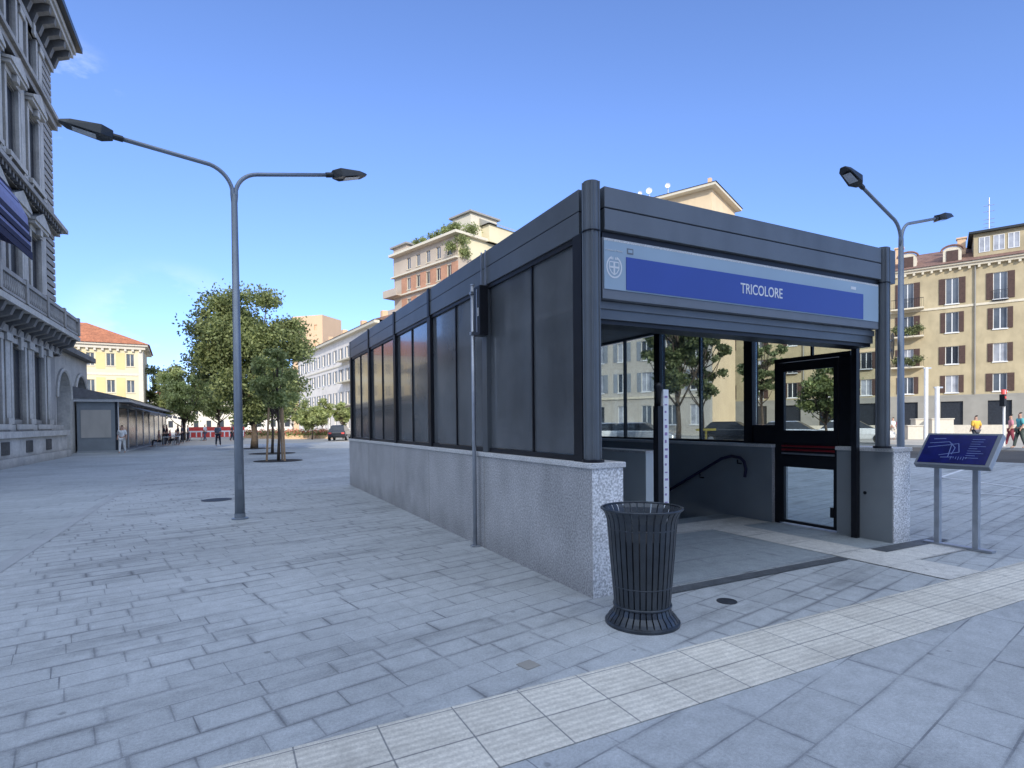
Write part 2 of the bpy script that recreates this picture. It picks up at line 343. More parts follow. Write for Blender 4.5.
# ------------------------------------------------------------------ the ground
ORG = (CX, CY, 0)
def sheet(name, rects, m, z=0.0, thick=0.0, kind='structure'):
    b = MB()
    for (x0, x1, y0, y1) in rects:
        if thick: b.box(x0, x1, y0, y1, z-thick, z)
        else: b.quad((x0, y0, z), (x1, y0, z), (x1, y1, z), (x0, y1, z))
    o = b.build(name, m, loc=ORG, rz=A, recalc=False); tag(o, kind=kind); return o
HX0, HX1, HY0, HY1 = .36, 4.54, 2.65, 10.4      # stair well
PX0, PX1, PY0, PY1 = -5.05, 21.2, -40, 48
sheet('plaza', [(PX0, PX1, -1.8, HY0), (PX0, HX0, HY0, HY1), (HX1, PX1, HY0, HY1), (PX0, PX1, HY1, PY1)], M['pave'])
sheet('plaza_slabs', [(PX0, PX1, PY0, -1.8)], M['slab'])
sheet('side_pavement', [(-30, PX0, PY0, PY1)], M['walk'])
sheet('flush_kerb', [(PX0-.12, PX0+.03, -20, PY1-1)], M['kerb'], .004)
sheet('tactile_path', [(-9, 16, -1.80, -1.19)], M['tactile'], .004)
sheet('pale_entrance_paving', [(3.3, 3.92, -1.19, 1.75), (2.0, 4.5, 1.75, 2.3), (3.92, 5.0, -.62, -.05)], M['tile'], .008)
sheet('lobby_floor', [(.36, 4.53, -.05, 2.65)], M['lobbyfloor'], .004)
sheet('drain_channel', [(.36, 3.26, -.24, -.10)], M['channel'], .009)
sheet('dark_threshold', [(3.95, 5.3, -.25, -.06)], M['channel'], .013)
# road on the right with its kerb and markings
sheet('road', [(21.35, 33, PY0, PY1)], M['asphalt'], -.10)
b = MB(); b.box(21.2, 21.36, PY0, PY1, -.12, .004); b.box(33, 33.2, PY0, PY1, -.12, .03)
tag(b.build('road_kerb', M['kerb'], loc=ORG, rz=A), kind='structure')
b = MB()
for (p, q) in (((14.0, 4.0), (17.2, 4.9)), ((14.0, 4.0), (12.3, 1.0)), ((10.5, 3.0), (11.3, .8)), ((12.63, 1.76), (18.5, 1.9))):
    d = Vector((q[0]-p[0], q[1]-p[1], 0)).normalized(); n = Vector((-d.y, d.x, 0))*.05
    P, Q = Vector((*p, .006)), Vector((*q, .006)); b.quad(P-n, Q-n, Q+n, P+n)
tag(b.build('faint_paint_lines', M['line'], loc=ORG, rz=A), kind='structure')
b = MB()      # ground out to the horizon, around the plaza
X0, X1, Y0, Y1 = -30, 33.2, PY0, PY1; F = 900
for (x0, x1, y0, y1) in ((-F, X0, -F, F), (X1, F, -F, F), (X0, X1, -F, Y0), (X0, X1, Y1, F)): b.quad((x0, y0, -.004), (x1, y0, -.004), (x1, y1, -.004), (x0, y1, -.004))
tag(b.build('ground', M['ground'], loc=ORG, rz=A, recalc=False), kind='structure')

# ------------------------------------------------------------------ the metro entrance
W, HW, HR, LEN = 4.9, 1.19, 3.66, 10.76
E_ = empty('subway_entrance', ORG, A, 'dark steel and glass canopy over the underground station stairs with blue name sign', 'subway entrance')
def part(mb, name, m, parent=E_, **k): return mb.build(name, m, parent, **k)
# left parapet wall
w = part(MB().box(0, .34, .004, LEN, 0, HW-.05), 'parapet_wall', M['granite'])
part(MB().box(.003, .337, -.004, .004, 0, HW-.05), 'end_slab', M['granite_bright'], w)
part(MB().box(-.02, .36, -.02, LEN+.02, HW-.05, HW), 'coping', M['coping'], w, bevel=.006)
part(MB().box(.34, .352, .02, LEN, -3, HW-.05), 'inner_cladding', M['panelgrey'], w)
for y in (2.30, 4.42, 6.45, 8.58): part(MB().box(-.002, .0005, y-.004, y+.004, 0, HW-.05), 'joint', M['greybase'], w)
# right front pier
w = part(MB().box(4.54, 4.90, .004, .72, 0, HW-.05), 'pier', M['granite'])
part(MB().box(4.543, 4.897, -.004, .004, 0, HW-.05), 'end_slab', M['granite_bright'], w)
part(MB().box(4.528, 4.54, .01, .72, 0, HW-.05), 'inner_cladding', M['panelgrey'], w)
part(MB().box(4.51, 4.92, -.02, .735, HW-.05, HW), 'coping', M['coping'], w, bevel=.006)
k = MB(); k.tube([(4.526, .34, .60), (4.520, .34, .60)], .022, 12); part(k, 'cable_hole', M['black'], w)
# right parapet wall beyond the side door
w = part(MB().box(4.54, 4.90, 1.74, LEN, 0, HW-.05), 'parapet_wall', M['granite'])
part(MB().box(4.528, 4.54, 1.74, LEN, -3, HW-.05), 'inner_cladding', M['panelgrey'], w)
part(MB().box(4.50, 4.92, 1.73, LEN+.02, HW-.05, HW), 'coping', M['coping'], w, bevel=.006)
# rear wall
w = part(MB().box(.36, 4.52, LEN-.34, LEN, 0, HW-.05), 'parapet_wall', M['granite'])
part(MB().box(.362, 4.498, LEN-.36, LEN+.02, HW-.05, HW), 'coping', M['coping'], w, bevel=.006)
part(MB().box(.36, 4.52, LEN-.352, LEN-.342, -3, 0), 'inner_cladding', M['panelgrey'], w)
# low dividing wall in the stair well
w = part(MB().box(1.98, 2.22, 1.6, 7.5, 0.0, 1.14), 'dividing_wall', M['panellight'])
part(MB().box(1.968, 1.98, 1.6, 7.5, 0, 1.14), 'inner_cladding', M['panellight'], w)
part(MB().box(1.95, 2.24, 1.58, 7.52, 1.14, 1.17), 'coping', M['coping'], w)
# stairs
st = MB()
for i in range(18):
    y0 = 2.65 + .3*i; z1 = -.16*i - .004
    st.box(2.24, 4.526, y0, y0+.3 - .001, z1-.5, z1-.16+ .0)
part(st, 'stairs', M['granite'])
part(MB().box(.36, 1.96, 2.66, LEN-.36, -.3, -.012), 'landing_slab', M['lobbyfloor'])
part(MB().box(.36, 4.52, 8.0, LEN-.36, -3.4, -2.95), 'lower_landing', M['lobbyfloor'])
# columns : clustered half rounds
def column(x, y, flip=1):
    c = MB()
    z0 = HW
    c.tube([(x, y, z0), (x, y, HR+.02)], .074, 28)
    for t in (-118, -62, 30, 152):
        dx, dy = .072*math.cos(R(t)), .072*math.sin(R(t)); c.tube([(x+dx, y+dy, z0+.03), (x+dx, y+dy, HR+.016)], .013, 8)
    o = part(c, 'column', M['metal'])
    part(MB().tube([(x, y, z0+.001), (x, y, z0+.025)], .10, 24), 'base_plate', M['black'], o)
    j = MB(); j.tube([(x, y, HR-.42), (x, y, HR-.412)], .0885, 28); part(j, 'joint_ring', M['black'], o)
    return o
column(.085, .10); column(4.475, .10)
for (x, y) in ((.085, LEN-.12), (4.72, LEN-.12)):
    part(MB().box(x-.06, x+.06, y-.06, y+.06, HW, HR), 'column', M['metal'])
# fascias: two stacked boards with a seam
GZ = 3.25
def fascia_side(x0, x1, nm):
    o = part(MB().box(x0, x1, .22, LEN, 3.465, HR), nm, M['metal'], bevel=.004)
    part(MB().box(x0+.004, x1-.004, .22, LEN, 3.455, 3.465), 'seam', M['black'], o)
    part(MB().box(x0, x1, .22, LEN, GZ, 3.455), 'lower_board', M['metal'], o, bevel=.004)
fascia_side(.03, .13, 'side_fascia'); fascia_side(4.67, 4.77, 'side_fascia')
o = part(MB().box(.20, 4.385, .06, .16, 3.478, HR), 'front_fascia', M['metal_front'], bevel=.004)
part(MB().box(.20, 4.385, .07, .15, 3.465, 3.478), 'seam', M['black'], o)
part(MB().box(.20, 4.385, .06, .16, 3.275, 3.465), 'lower_board', M['metal_front'], o, bevel=.004)
part(MB().box(.20, 4.385, .10, .16, 3.215, 3.275), 'shadow_gap', M['black'], o)
part(MB().box(.13, 4.67, LEN-.1, LEN, GZ, HR), 'rear_fascia', M['metal'])
part(MB().box(4.55, 4.68, .06, .16, GZ, HR), 'corner_trim', M['metal'])
part(MB().box(.13, 4.67, .16, LEN-.1, 3.52, 3.60), 'roof', M['roofgrey'])
cl = MB()
for i in range(18):
    cl.box(.14, 4.66, .62+i*.56, .62+i*.56+.55, 3.30, 3.33)
part(cl, 'ceiling_panels', M['ceiling'])
# sign
S = part(MB().box(.19, 4.37, .085, .40, 2.665, 3.215), 'sign_panel', M['signedge'], bevel=.003)
part(MB().box(.205, 4.355, .077, .085, 2.752, 3.185), 'sign_face', M['signgrey'], S)
part(MB().box(.45, 4.04, .072, .077, 2.762, 3.062), 'blue_band', M['signblue'], S)
part(MB().box(.205, 4.355, .079, .0845, 3.187, 3.208), 'top_trim', M['coping'], S)
text_mesh('lettering', 'TRICOLORE', .150, M['white'], S, (2.26, .071, 2.922), (R(90), 0, 0), bold=.0012, sx=.80)
cr = MB()       # white city crest: shield with a cross and a wreath
def arc(cx, cz, r, a0, a1, w, n=12, y=.0745):
    for i in range(n):
        t0 = a0+(a1-a0)*i/n; t1 = a0+(a1-a0)*(i+1)/n
        P = [(cx+q*math.cos(t), y, cz+q*1.15*math.sin(t)) for q, t in ((r-w, t0), (r+w, t0), (r+w, t1), (r-w, t1))]
        cr.quad(*P)
arc(.315, 2.955, .082, R(-250), R(70), .007, 20)
sh = [(.262, 3.0), (.368, 3.0), (.368, 2.94), (.345, 2.905), (.315, 2.885), (.285, 2.905), (.262, 2.94)]
for i in range(len(sh)):
    p, q = sh[i], sh[(i+1) % len(sh)]; d = Vector((q[0]-p[0], q[1]-p[1])).normalized(); nn = (-d.y*.005, d.x*.005)
    cr.quad((p[0]-nn[0], .0743, p[1]-nn[1]), (q[0]-nn[0], .0743, q[1]-nn[1]), (q[0]+nn[0], .0743, q[1]+nn[1]), (p[0]+nn[0], .0743, p[1]+nn[1]))
cr.quad((.306, .0741, 2.89), (.324, .0741, 2.89), (.324, .0741, 2.998), (.306, .0741, 2.998)); cr.quad((.264, .0739, 2.945), (.366, .0739, 2.945), (.366, .0739, 2.962), (.264, .0739, 2.962))
for x in (.285, .30, .33, .345): cr.quad((x-.006, .0742, 3.022), (x+.006, .0742, 3.022), (x+.004, .0742, 3.045), (x-.004, .0742, 3.045))
part(cr, 'crest', M['white'], S, recalc=False)
text_mesh('crest_caption', 'Comune di Milano', .026, M['white'], S, (.315, .0745, 3.105), (R(90), 0, 0), ext=.001)
ic = MB(); ic.box(.462, .535, .0745, .077, 3.092, 3.145); part(ic, 'small_emblem', M['signedge'], S)
ic = MB(); ic.box(.474, .523, .0725, .0745, 3.106, 3.132); part(ic, 'small_emblem', M['signgrey'], S)
ic = MB(); ic.box(3.80, 3.90, .0745, .077, 3.10, 3.135); part(ic, 'small_emblem', M['white'], S)
# rolling shutter box and track under the sign
bx = part(MB().box(.19, 4.40, .17, .50, 2.50, 2.665), 'shutter_box', M['metal'])
part(MB().box(.19, 4.40, .15, .169, 2.59, 2.655), 'shutter_rail', M['metal_front'], bx)
part(MB().box(.19, 4.40, .20, .46, 2.46, 2.499), 'shutter_slot', M['black'], bx)
part(MB().box(.19, 4.40, .50, .60, 2.50, 3.30), 'header_beam', M['black'])
part(MB().box(4.44, 4.51, .40, .47, .004, 2.60), 'shutter_guide', M['black'])
# mullions and glazing, left side (dark reflective glass)
ys = [.24, 2.30, 4.42, 6.45, 8.58, LEN-.16]
for i, y in enumerate(ys):
    part(MB().box(.02, .15, y-.07, y+.07, HW, GZ), 'mullion', M['metal'] if i == 1 else M['black'])
for i in range(5):
    y0, y1 = ys[i]+.07, ys[i+1]-.07; ym = y0+(y1-y0)*(.44 if i == 0 else .5)
    for (a, b_) in ((y0, ym-.012), (ym+.012, y1)):
        part(MB().box(.075, .09, a, b_, HW+.06, GZ-.04), 'dark_glass_panel', M['smoke'])
    part(MB().box(.055, .10, ym-.012, ym+.012, HW+.05, GZ-.03), 'thin_mullion', M['black'])
    part(MB().box(.045, .11, y0, y1, HW+.001, HW+.055), 'bottom_rail', M['black'])
    part(MB().box(.045, .11, y0, y1, GZ-.05, GZ-.001), 'top_rail', M['black'])
for y in (2.24, 2.36): part(MB().box(.012, .03, y-.006, y+.006, GZ, HR+.01), 'cover_strip', M['galv'])
for i in (2, 3, 4): part(MB().box(.012, .034, ys[i]-.045, ys[i]+.045, GZ-.02, HR+.01), 'cover_strip', M['black'])
# right side glazing (clear)
yr = [2.25, 4.38, 6.5, 8.6, LEN-.18]
for y in yr: part(MB().box(4.62, 4.76, y-.08, y+.08, HW, GZ), 'mullion', M['black'])
for i in range(4):
    y0, y1 = yr[i]+.08, yr[i+1]-.08; ym = (y0+y1)/2
    for (a, b_) in ((y0, ym-.015), (ym+.015, y1)): part(MB().box(4.69, 4.70, a, b_, HW+.04, GZ-.02), 'clear_glass_panel', M['glass'])
    part(MB().box(4.66, 4.73, ym-.015, ym+.015, HW+.04, GZ), 'thin_mullion', M['black'])
    part(MB().box(4.65, 4.74, y0, y1, HW+.001, HW+.04), 'bottom_rail', M['black'])
part(MB().box(4.69, 4.70, .25, .56, HW+.02, 2.44), 'clear_glass_panel', M['glass'])
part(MB().box(4.69, 4.70, .25, 2.15, 2.48, GZ), 'clear_glass_panel', M['glass'])
part(MB().box(4.68, 4.72, 1.18, 1.21, 2.48, GZ), 'thin_mullion', M['black'])
part(MB().box(4.69, 4.70, 1.80, 2.15, HW+.30, 2.58), 'clear_glass_panel', M['glass'])
part(MB().box(4.64, 4.75, 1.75, 2.17, HW+.001, HW+.29), 'dark_lower_panel', M['black'])
# rear glazing
for x in (1.2, 2.35, 3.5): part(MB().box(x-.04, x+.04, LEN-.22, LEN-.10, HW, GZ), 'mullion', M['black'])
for (a, b_) in ((.15, 1.15), (1.25, 2.3), (2.4, 3.45), (3.55, 4.64)): part(MB().box(a, b_, LEN-.17, LEN-.16, HW+.02, GZ), 'clear_glass_panel', M['glass'])
# side door in the right flank
D = part(MB().box(4.60, 4.70, 1.66, 1.74, 0.0, 2.46), 'door_jamb', M['black'])
part(MB().box(4.60, 4.70, .57, .735, HW+.002, 2.46), 'door_jamb', M['black'])
part(MB().box(4.59, 4.71, .57, 1.74, 2.41, 2.47), 'door_head', M['black'])
dr = MB()
dr.box(4.58, 4.63, .745, .80, .07, 2.40); dr.box(4.58, 4.63, 1.57, 1.65, .07, 2.40)
dr.box(4.58, 4.63, .80, 1.57, 2.27, 2.40); dr.box(4.58, 4.63, .80, 1.57, 1.22, 1.40); dr.box(4.58, 4.63, .80, 1.57, .86, 1.02); dr.box(4.58, 4.63, .745, 1.65, .03, .07)
door = part(dr, 'side_door', M['black'])
part(MB().box(4.60, 4.608, .80, 1.57, 1.40, 2.27), 'door_glass', M['glass'], door)
part(MB().box(4.60, 4.608, .80, 1.57, .07, .86), 'door_glass', M['glass'], door)
part(MB().box(4.60, 4.61, .80, 1.57, 1.02, 1.22), 'middle_panel', M['black'], door)
for k_, z in enumerate((1.06, 1.115, 1.17)): part(MB().tube([(4.575, .78, z), (4.575, 1.60, z)], .014, 8), 'push_bar', M['red'] if k_ else M['galv'], door)

part(MB().box(4.565, 4.60, .80, .84, .2, .34), 'door_stop', M['black'], door)
# handrail on the right flank
hr = MB(); z0 = .95
hr.tube([(4.44, 2.16, .66), (4.44, 2.14, .78), (4.44, 2.17, .90), (4.44, 2.25, .96), (4.44, 2.42, .98), (4.44, 2.62, .93), (4.44, 4.2, .10), (4.44, 6.4, -1.07)], .024, 12)
H_ = part(hr, 'handrail', M['awn_dk'], smooth=True)
for (y, z) in ((2.3, .93), (3.1, .64), (4.6, -.15)): part(MB().tube([(4.44, y, z), (4.44, y, z-.06), (4.525, y, z-.07)], .012, 8), 'bracket', M['black'], H_)

# cable pipe and black box on the left flank
pp = empty('cable_pipe', LW(-.07, 2.44), A, 'thin galvanised vertical pipe standing against the speckled granite parapet wall', 'pipe')
MB().tube([(0, 0, 0), (0, 0, 3.27)], .026, 14).build('pipe', M['galv'], pp, smooth=True)
MB().tube([(0, 0, 3.27), (0, 0, 3.285)], .03, 14).build('cap', M['galv'], pp)
MB().box(-.05, .05, -.05, .05, 0, .02).build('foot', M['galv'], pp)
for z in (3.16, 2.66):
    k = MB(); k.box(0, .10, -.012, .012, z, z+.03); k.box(-.034, .034, -.03, .03, z-.002, z+.032); k.build('clamp', M['galv'], pp)
bx = empty('wall_cabinet', LW(.0, 2.25), A, 'narrow black box fixed beside the vertical pipe on the glazed flank', 'cabinet')
MB().box(-.10, .015, -.09, .09, 2.62, 3.22).build('case', M['black'], bx, bevel=.008)
MB().box(-.105, -.10, -.02, .0, 2.66, 3.18).build('seam', M['galv'], bx)
MB().box(-.103, -.10, -.06, -.03, 2.85, 2.95).build('label_plate', M['coping'], bx)

# measuring post behind the bin
po = empty('marked_post', LW(.91, .16), A, 'black post with a white printed strip and dark knob, behind the slatted litter bin', 'post')
MB().box(-.045, .02, -.035, .035, .004, 1.70).build('post', M['black'], po)
MB().box(.02, .085, -.038, .03, .004, 1.86).build('white_strip', M['white'], po)
mk = MB()
random.seed(4)
for i in range(24):
    z = .1 + i*.073; mk.box(.035, .035+random.choice((.02, .03, .035)), -.0405, -.038, z, z+random.choice((.012, .02, .03)))
mk.build('printed_marks', cloth((.30, .22, .42)), po)
k = MB(); k.lathe([(0, 1.93), (.03, 1.925), (.045, 1.90), (.045, 1.87), (.03, 1.84), (.02, 1.70), (0, 1.70)], 14, (-.01, 0)); k.build('knob', M['black'], po, smooth=True)
MB().box(-.08, .1, -.07, .07, .004, .02).build('foot', M['black'], po)

# ------------------------------------------------------------------ litter bin
bn = empty('litter_bin', (0.995, 4.33, 0), 0, 'round black litter bin of vertical steel slats with flared rim', 'litter bin')
prof = [(.272, .03), (.258, .055), (.226, .09), (.213, .13), (.226, .3), (.248, .55), (.262, .74), (.268, .80), (.285, .85), (.306, .88)]
def slat(a, w0=.037):
    s_ = MB(); ct, sn = math.cos(a), math.sin(a); vs = []
    for r, z in prof:
        t = Vector((-sn, ct, 0)); p = Vector((r*ct, r*sn, z)); q = Vector(((r-.007)*ct, (r-.007)*sn, z)); w = w0/2*(r/.24)
        vs += [p-t*w, p+t*w, q+t*w, q-t*w]
    fs = []
    for i in range(len(prof)-1):
        o = i*4
        for k in range(4): fs.append((o+k, o+(k+1) % 4, o+4+(k+1) % 4, o+4+k))
    fs += [(3, 2, 1, 0), tuple(len(vs)-4+k for k in range(4))]
    s_.add(vs, fs); return s_
for i in range(32): slat(2*math.pi*i/32).build('slat', M['binsteel'], bn)
def ring(r, z, t, m=M['binsteel'], nm='hoop'):
    MB().tube([(r*math.cos(2*math.pi*i/40), r*math.sin(2*math.pi*i/40), z) for i in range(41)], t, 8, cap=False).build(nm, m, bn, smooth=True)
ring(.306, .885, .009); ring(.223, .30, .006); ring(.258, .74, .006); ring(.214, .145, .012)
MB().lathe([(0, .0), (.285, .0), (.285, .02), (.25, .04), (.21, .06), (0, .06)], 40).build('base', M['binsteel'], bn, smooth=False)
MB().lathe([(0, .08), (.20, .08), (.235, .66), (.230, .66), (.195, .09), (0, .09)], 32).build('liner', M['black'], bn, smooth=True)

# ------------------------------------------------------------------ map board
ib = empty('information_board', LW(4.95, -.5), A, 'tilted blue map board on two steel legs beside the entrance pier', 'information board')
lean = Matrix.Rotation(R(-42), 4, 'Y')
T = Matrix.Translation((0.0, 0, 1.16)) @ Matrix.Rotation(R(42), 4, 'Y')
MB().box(-.035, .035, -.385, .385, -.25, .25, T).build('board_case', M['signedge'], ib, bevel=.004)
MB().box(-.040, -.035, -.345, .355, -.22, .22, T).build('map_panel', M['mapblue'], ib)
k = MB(); k.box(-.034, .034, -.393, -.385, -.245, .245, T); k.build('end_cap', M['galv'], ib)
ml = MB(); random.seed(9)
def stroke(p, q, w=.004):
    d = Vector((q[0]-p[0], q[1]-p[1])).normalized(); nx, nz = -d.y*w, d.x*w
    ml.add([T @ Vector((-.0415, a*.86, c*.84)) for a, c in ((p[0]-nx, p[1]-nz), (q[0]-nx, q[1]-nz), (q[0]+nx, q[1]+nz), (p[0]+nx, p[1]+nz))], [(0, 1, 2, 3)])
# map: left of the panel as seen is +y
for (p, q) in (((.36, .10), (.12, .13)), ((.36, .02), (.12, .07)), ((.12, .13), (.02, .02)), ((.12, .07), (.0, .10)), ((.0, .10), (-.05, -.06)), ((.18, -.12), (.04, -.08)), ((.04, -.08), (-.05, -.06)),
               ((.08, .1), (.06, -.15)), ((.15, -.16), (.0, -.15)), ((.33, .18), (.18, .19)), ((.02, .02), (.03, -.1))): stroke(p, q, .005)
for i in range(9): stroke((-.14, .18-i*.042), (-.14-random.uniform(.1, .2), .18-i*.042), .0035)
for i in range(7): stroke((.02-i*.03, -.14), (.02-i*.03, -.14-random.uniform(.03, .07)), .003)
ml.build('map_lines', M['map_line'], ib, recalc=False)
for y in (.21, -.19):
    MB().box(-.03, .03, y-.03, y+.03, .02, 1.12).build('leg', M['galv'], ib, bevel=.005)
MB().box(-.05, .05, -.36, .36, .004, .03).build('base_bar', M['galv'], ib)

# ------------------------------------------------------------------ street lamps
def lamp(loc, d, zf, zts, label):
    dx, dy = d; Ln = math.hypot(dx, dy); L = empty('street_lamp', loc, math.atan2(dy, dx), label, 'street lamp', 'twin-arm street lamps')
    MB().tube([(0, 0, 0), (0, 0, 1.2), (0, 0, zf)], [.078, .07, .048], 16).build('pole', M['lamp'], L, smooth=True)
    MB().lathe([(0, 0), (.13, 0), (.13, .02), (.085, .03), (.085, .10), (0, .10)], 20).build('base_collar', M['lamp'], L)
    for s in (-1, 1):
        pts = [(0, 0, zf-.25), (s*.02, 0, zf)]
        for i in range(1, 9):
            t = i/8*R(78); pts.append((s*(.02+.42*(1-math.cos(t))), 0, zf+.42*math.sin(t)))
        ex = pts[-1]; zt2 = zts[0] if s < 0 else zts[1]
        pts.append((s*(Ln-.62), 0, zt2))
        MB().tube(pts, [.04]*2+[.033]*9, 12).build('arm', M['lamp'], L, smooth=True)
        tl = math.atan2(zt2-ex[2], Ln-.62-abs(ex[0]))
        T = Matrix.Translation((s*(Ln-.62), 0, zt2)) @ Matrix.Rotation(-s*tl, 4, 'Y') @ Matrix.Scale(s, 4, (1, 0, 0))
        h = MB(); h.add([T @ Vector(v) for v in ((0, -.06, -.05), (0, .06, -.05), (.14, .14, -.07), (.55, .11, -.04), (.64, .05, -.01), (.64, -.05, -.01), (.55, -.11, -.04), (.14, -.14, -.07),
                                                 (0, -.05, .07), (0, .05, .07), (.14, .11, .09), (.5, .08, .05), (.62, .04, .02), (.62, -.04, .02), (.5, -.08, .05), (.14, -.11, .09))],
                        [tuple(range(8)), tuple(range(15, 7, -1))] + [(i, (i+1) % 8, 8+(i+1) % 8, 8+i) for i in range(8)])
        ho = h.build('lamp_head', M['head'], L, bevel=.008)
        le = MB(); le.add([T @ Vector(v) for v in ((.20, -.085, -.074), (.48, -.075, -.054), (.48, .075, -.054), (.20, .085, -.074))], [(0, 1, 2, 3)]); le.build('lens', M['lens'], ho)
        MB().tube([T @ Vector((-.12, 0, 0)), T @ Vector((.04, 0, 0))], .045, 12).build('socket', M['head'], L)
    MB().box(-.03, .03, -.085, -.06, .5, .75).build('access_hatch', M['lamp'], L)
    return L
lamp((-4.53, 9.31, 0), (1.86, 1.24), 5.35, (5.86, 6.05), 'tall double-arm street lamp on the open paving left of the entrance')
lr = lamp((8.3, 12.0, 0), (1.9, 1.1), 5.35, (6.2, 6.08), 'double-arm street lamp behind the right pier of the entrance, in front of the ochre building')
sg = empty('road_sign', (8.12, 11.9, 0), A+R(35), 'dark round road sign seen from behind on the lamp pole right of the entrance', 'road sign')
MB().tube([(0, .05, 3.1), (0, .065, 3.1)], .27, 28).build('disc', M['head'], sg)
MB().box(-.02, .16, .068, .09, 3.0, 3.03).build('clamp', M['galv'], sg); MB().box(-.02, .16, .068, .09, 3.2, 3.23).build('clamp', M['galv'], sg)

# covers in the paving
o = MB().tube([(0, 0, 0), (0, 0, .006)], .29, 28).build('manhole_cover', M['iron'], loc=(-6.2, 11.75, 0)); tag(o, 'dark round cast iron cover in the paving left of the tall lamp', 'manhole cover')
o = MB().tube([(0, 0, 0), (0, 0, .005)], .085, 24).build('floor_cap', M['iron'], loc=(1.83, 4.8, 0)); tag(o, 'small round metal cap in the paving right of the litter bin', 'floor cap')
o = MB().box(-.055, .055, -.055, .055, 0, .005).build('valve_cover', M['greybase'], loc=(.09, 3.57, 0), rz=.7); tag(o, 'small square dark cover in the paving just behind the pale tile path', 'valve cover')

# ------------------------------------------------------------------ trees
def leaves(name, m, parent, clumps, n, size, seed):
    rg = np.random.default_rng(seed); V = []; 
    w = np.array([c[3]**2 for c in clumps]); w = w/w.sum()
    idx = rg.choice(len(clumps), n, p=w)
    C = np.array([c[:3] for c in clumps])[idx]; Rr = np.array([c[3] for c in clumps])[idx]
    d = rg.normal(size=(n, 3)); d /= np.linalg.norm(d, axis=1)[:, None]
    rad = Rr*(rg.random(n)**.4)*(1+.28*rg.normal(size=n)); P = C + d*rad[:, None]*np.array([1, 1, .75])
    a = rg.normal(size=(n, 3)); a /= np.linalg.norm(a, axis=1)[:, None]
    b_ = np.cross(a, rg.normal(size=(n, 3))); b_ /= np.linalg.norm(b_, axis=1)[:, None]
    s = size*(.6+.8*rg.random(n))[:, None]
    q = np.stack([P-a*s, P+b_*s*.55, P+a*s, P-b_*s*.55], 1).reshape(-1, 3)
    me = bpy.data.meshes.new(name); me.vertices.add(4*n); me.vertices.foreach_set('co', q.ravel())
    me.loops.add(4*n); me.loops.foreach_set('vertex_index', np.arange(4*n)); me.polygons.add(n)
    me.polygons.foreach_set('loop_start', np.arange(0, 4*n, 4)); me.polygons.foreach_set('loop_total', np.full(n, 4)); me.update(); me.validate()
    me.materials.append(m); o = bpy.data.objects.new(name, me); col.objects.link(o); o.parent = parent; return o
def tree(loc, h, cr, seed, label, n=14000, size=.11, m='leaf', trunk=.18, base=.3, group='plaza trees', nc=54, sparse=1.0):
    random.seed(seed); t = empty('tree', loc, 0, label, 'tree', group)
    z0 = h*base; cz = (z0+h)/2; hz = (h-z0)/2
    cl = []
    for i in range(nc):
        while True:
            x, y, z = [random.uniform(-1, 1) for _ in range(3)]
            if .08 < x*x+y*y+z*z < 1: break
        f = 1.0 - .25*max(0, -z)
        cl.append((x*cr*.9*f, y*cr*.9*f, cz+z*hz*.92, cr*random.choice((.13, .17, .2, .24, .3))*sparse))
    mb = MB(); mb.tube([(0, 0, 0), (.05, 0, z0*.5), (0, .06, z0), (0, 0, cz+hz*.4)], [trunk, trunk*.8, trunk*.65, trunk*.2], 10)
    for c in cl[:30]:
        s = Vector((0, 0, random.uniform(z0*.8, cz))); e = Vector(c[:3]); mid = (s+e)/2 + Vector((0, 0, -.1*h*.3))
        mb.tube([s, mid, e], [trunk*.4, trunk*.25, trunk*.08], 6)
    mb.build('trunk', M['bark'], t, smooth=True)
    leaves('crown', M[m], t, cl, n, size, seed)
    return t
def at(px, Y, z=0): return ((px-512)/562*Y, Y, z)
tree(at(254, 38), 11.2, 3.9, 3, 'largest leafy tree on the plaza, behind the tall lamp', n=60000, size=.105, trunk=.26, base=.13, sparse=1.12, nc=95)
tree(at(278, 24.5), 5.0, 1.1, 11, 'young staked tree standing in a round pit in front of the largest tree', n=6000, size=.08, m='leaf_lt', trunk=.07, base=.42)
tree(at(272, 31), 5.6, 1.3, 17, 'slim young tree between the staked tree and the largest tree', n=6000, size=.09, m='leaf_lt', trunk=.08, base=.4)
tree(at(184, 62), 8.2, 3.0, 5, 'rounded tree rising above the pavilion roof on the left', n=12000, size=.15, m='leaf_lt', base=.2)
tree(at(163, 80), 11.2, 3.4, 23, 'bushy tree behind the pavilion next to the yellow house', n=12000, size=.17, m='leaf', base=.2)
tree(at(219, 70), 8.5, 3.6, 29, 'light green tree behind the red barrier', n=12000, size=.16, m='leaf_lt', base=.25)
for px, Y, h, cr, sd, lb in ((293, 66, 5.0, 2.2, 31, 'small street tree left of the white building'), (312, 60, 3.6, 1.6, 33, 'small light green tree in front of the white building'), (343, 62, 4.0, 1.1, 37, 'thin small tree beside the parked dark car'),
                            (322, 74, 5.0, 1.7, 39, 'low tree against the ground floor of the white building')):
    tree(at(px, Y), h, cr, sd, lb, n=4500, size=.13, m='leaf_lt', trunk=.08, base=.3, group='small street trees')
tree(at(678, 30), 9.0, 2.0, 41, 'dark tree seen through the entrance glass, left of the others', n=14000, size=.11, m='leaf_dk', trunk=.16, group='trees seen through the glass', sparse=.8)
tree(at(702, 40), 9.6, 2.0, 43, 'tree seen through the second glass bay before the pale facade', n=9000, size=.12, m='leaf_dk', trunk=.15, group='trees seen through the glass', sparse=.7)
tree(at(826, 30), 4.6, 1.5, 47, 'small tree seen through the glass side door', n=7000, size=.09, m='leaf', trunk=.09, group='trees seen through the glass')
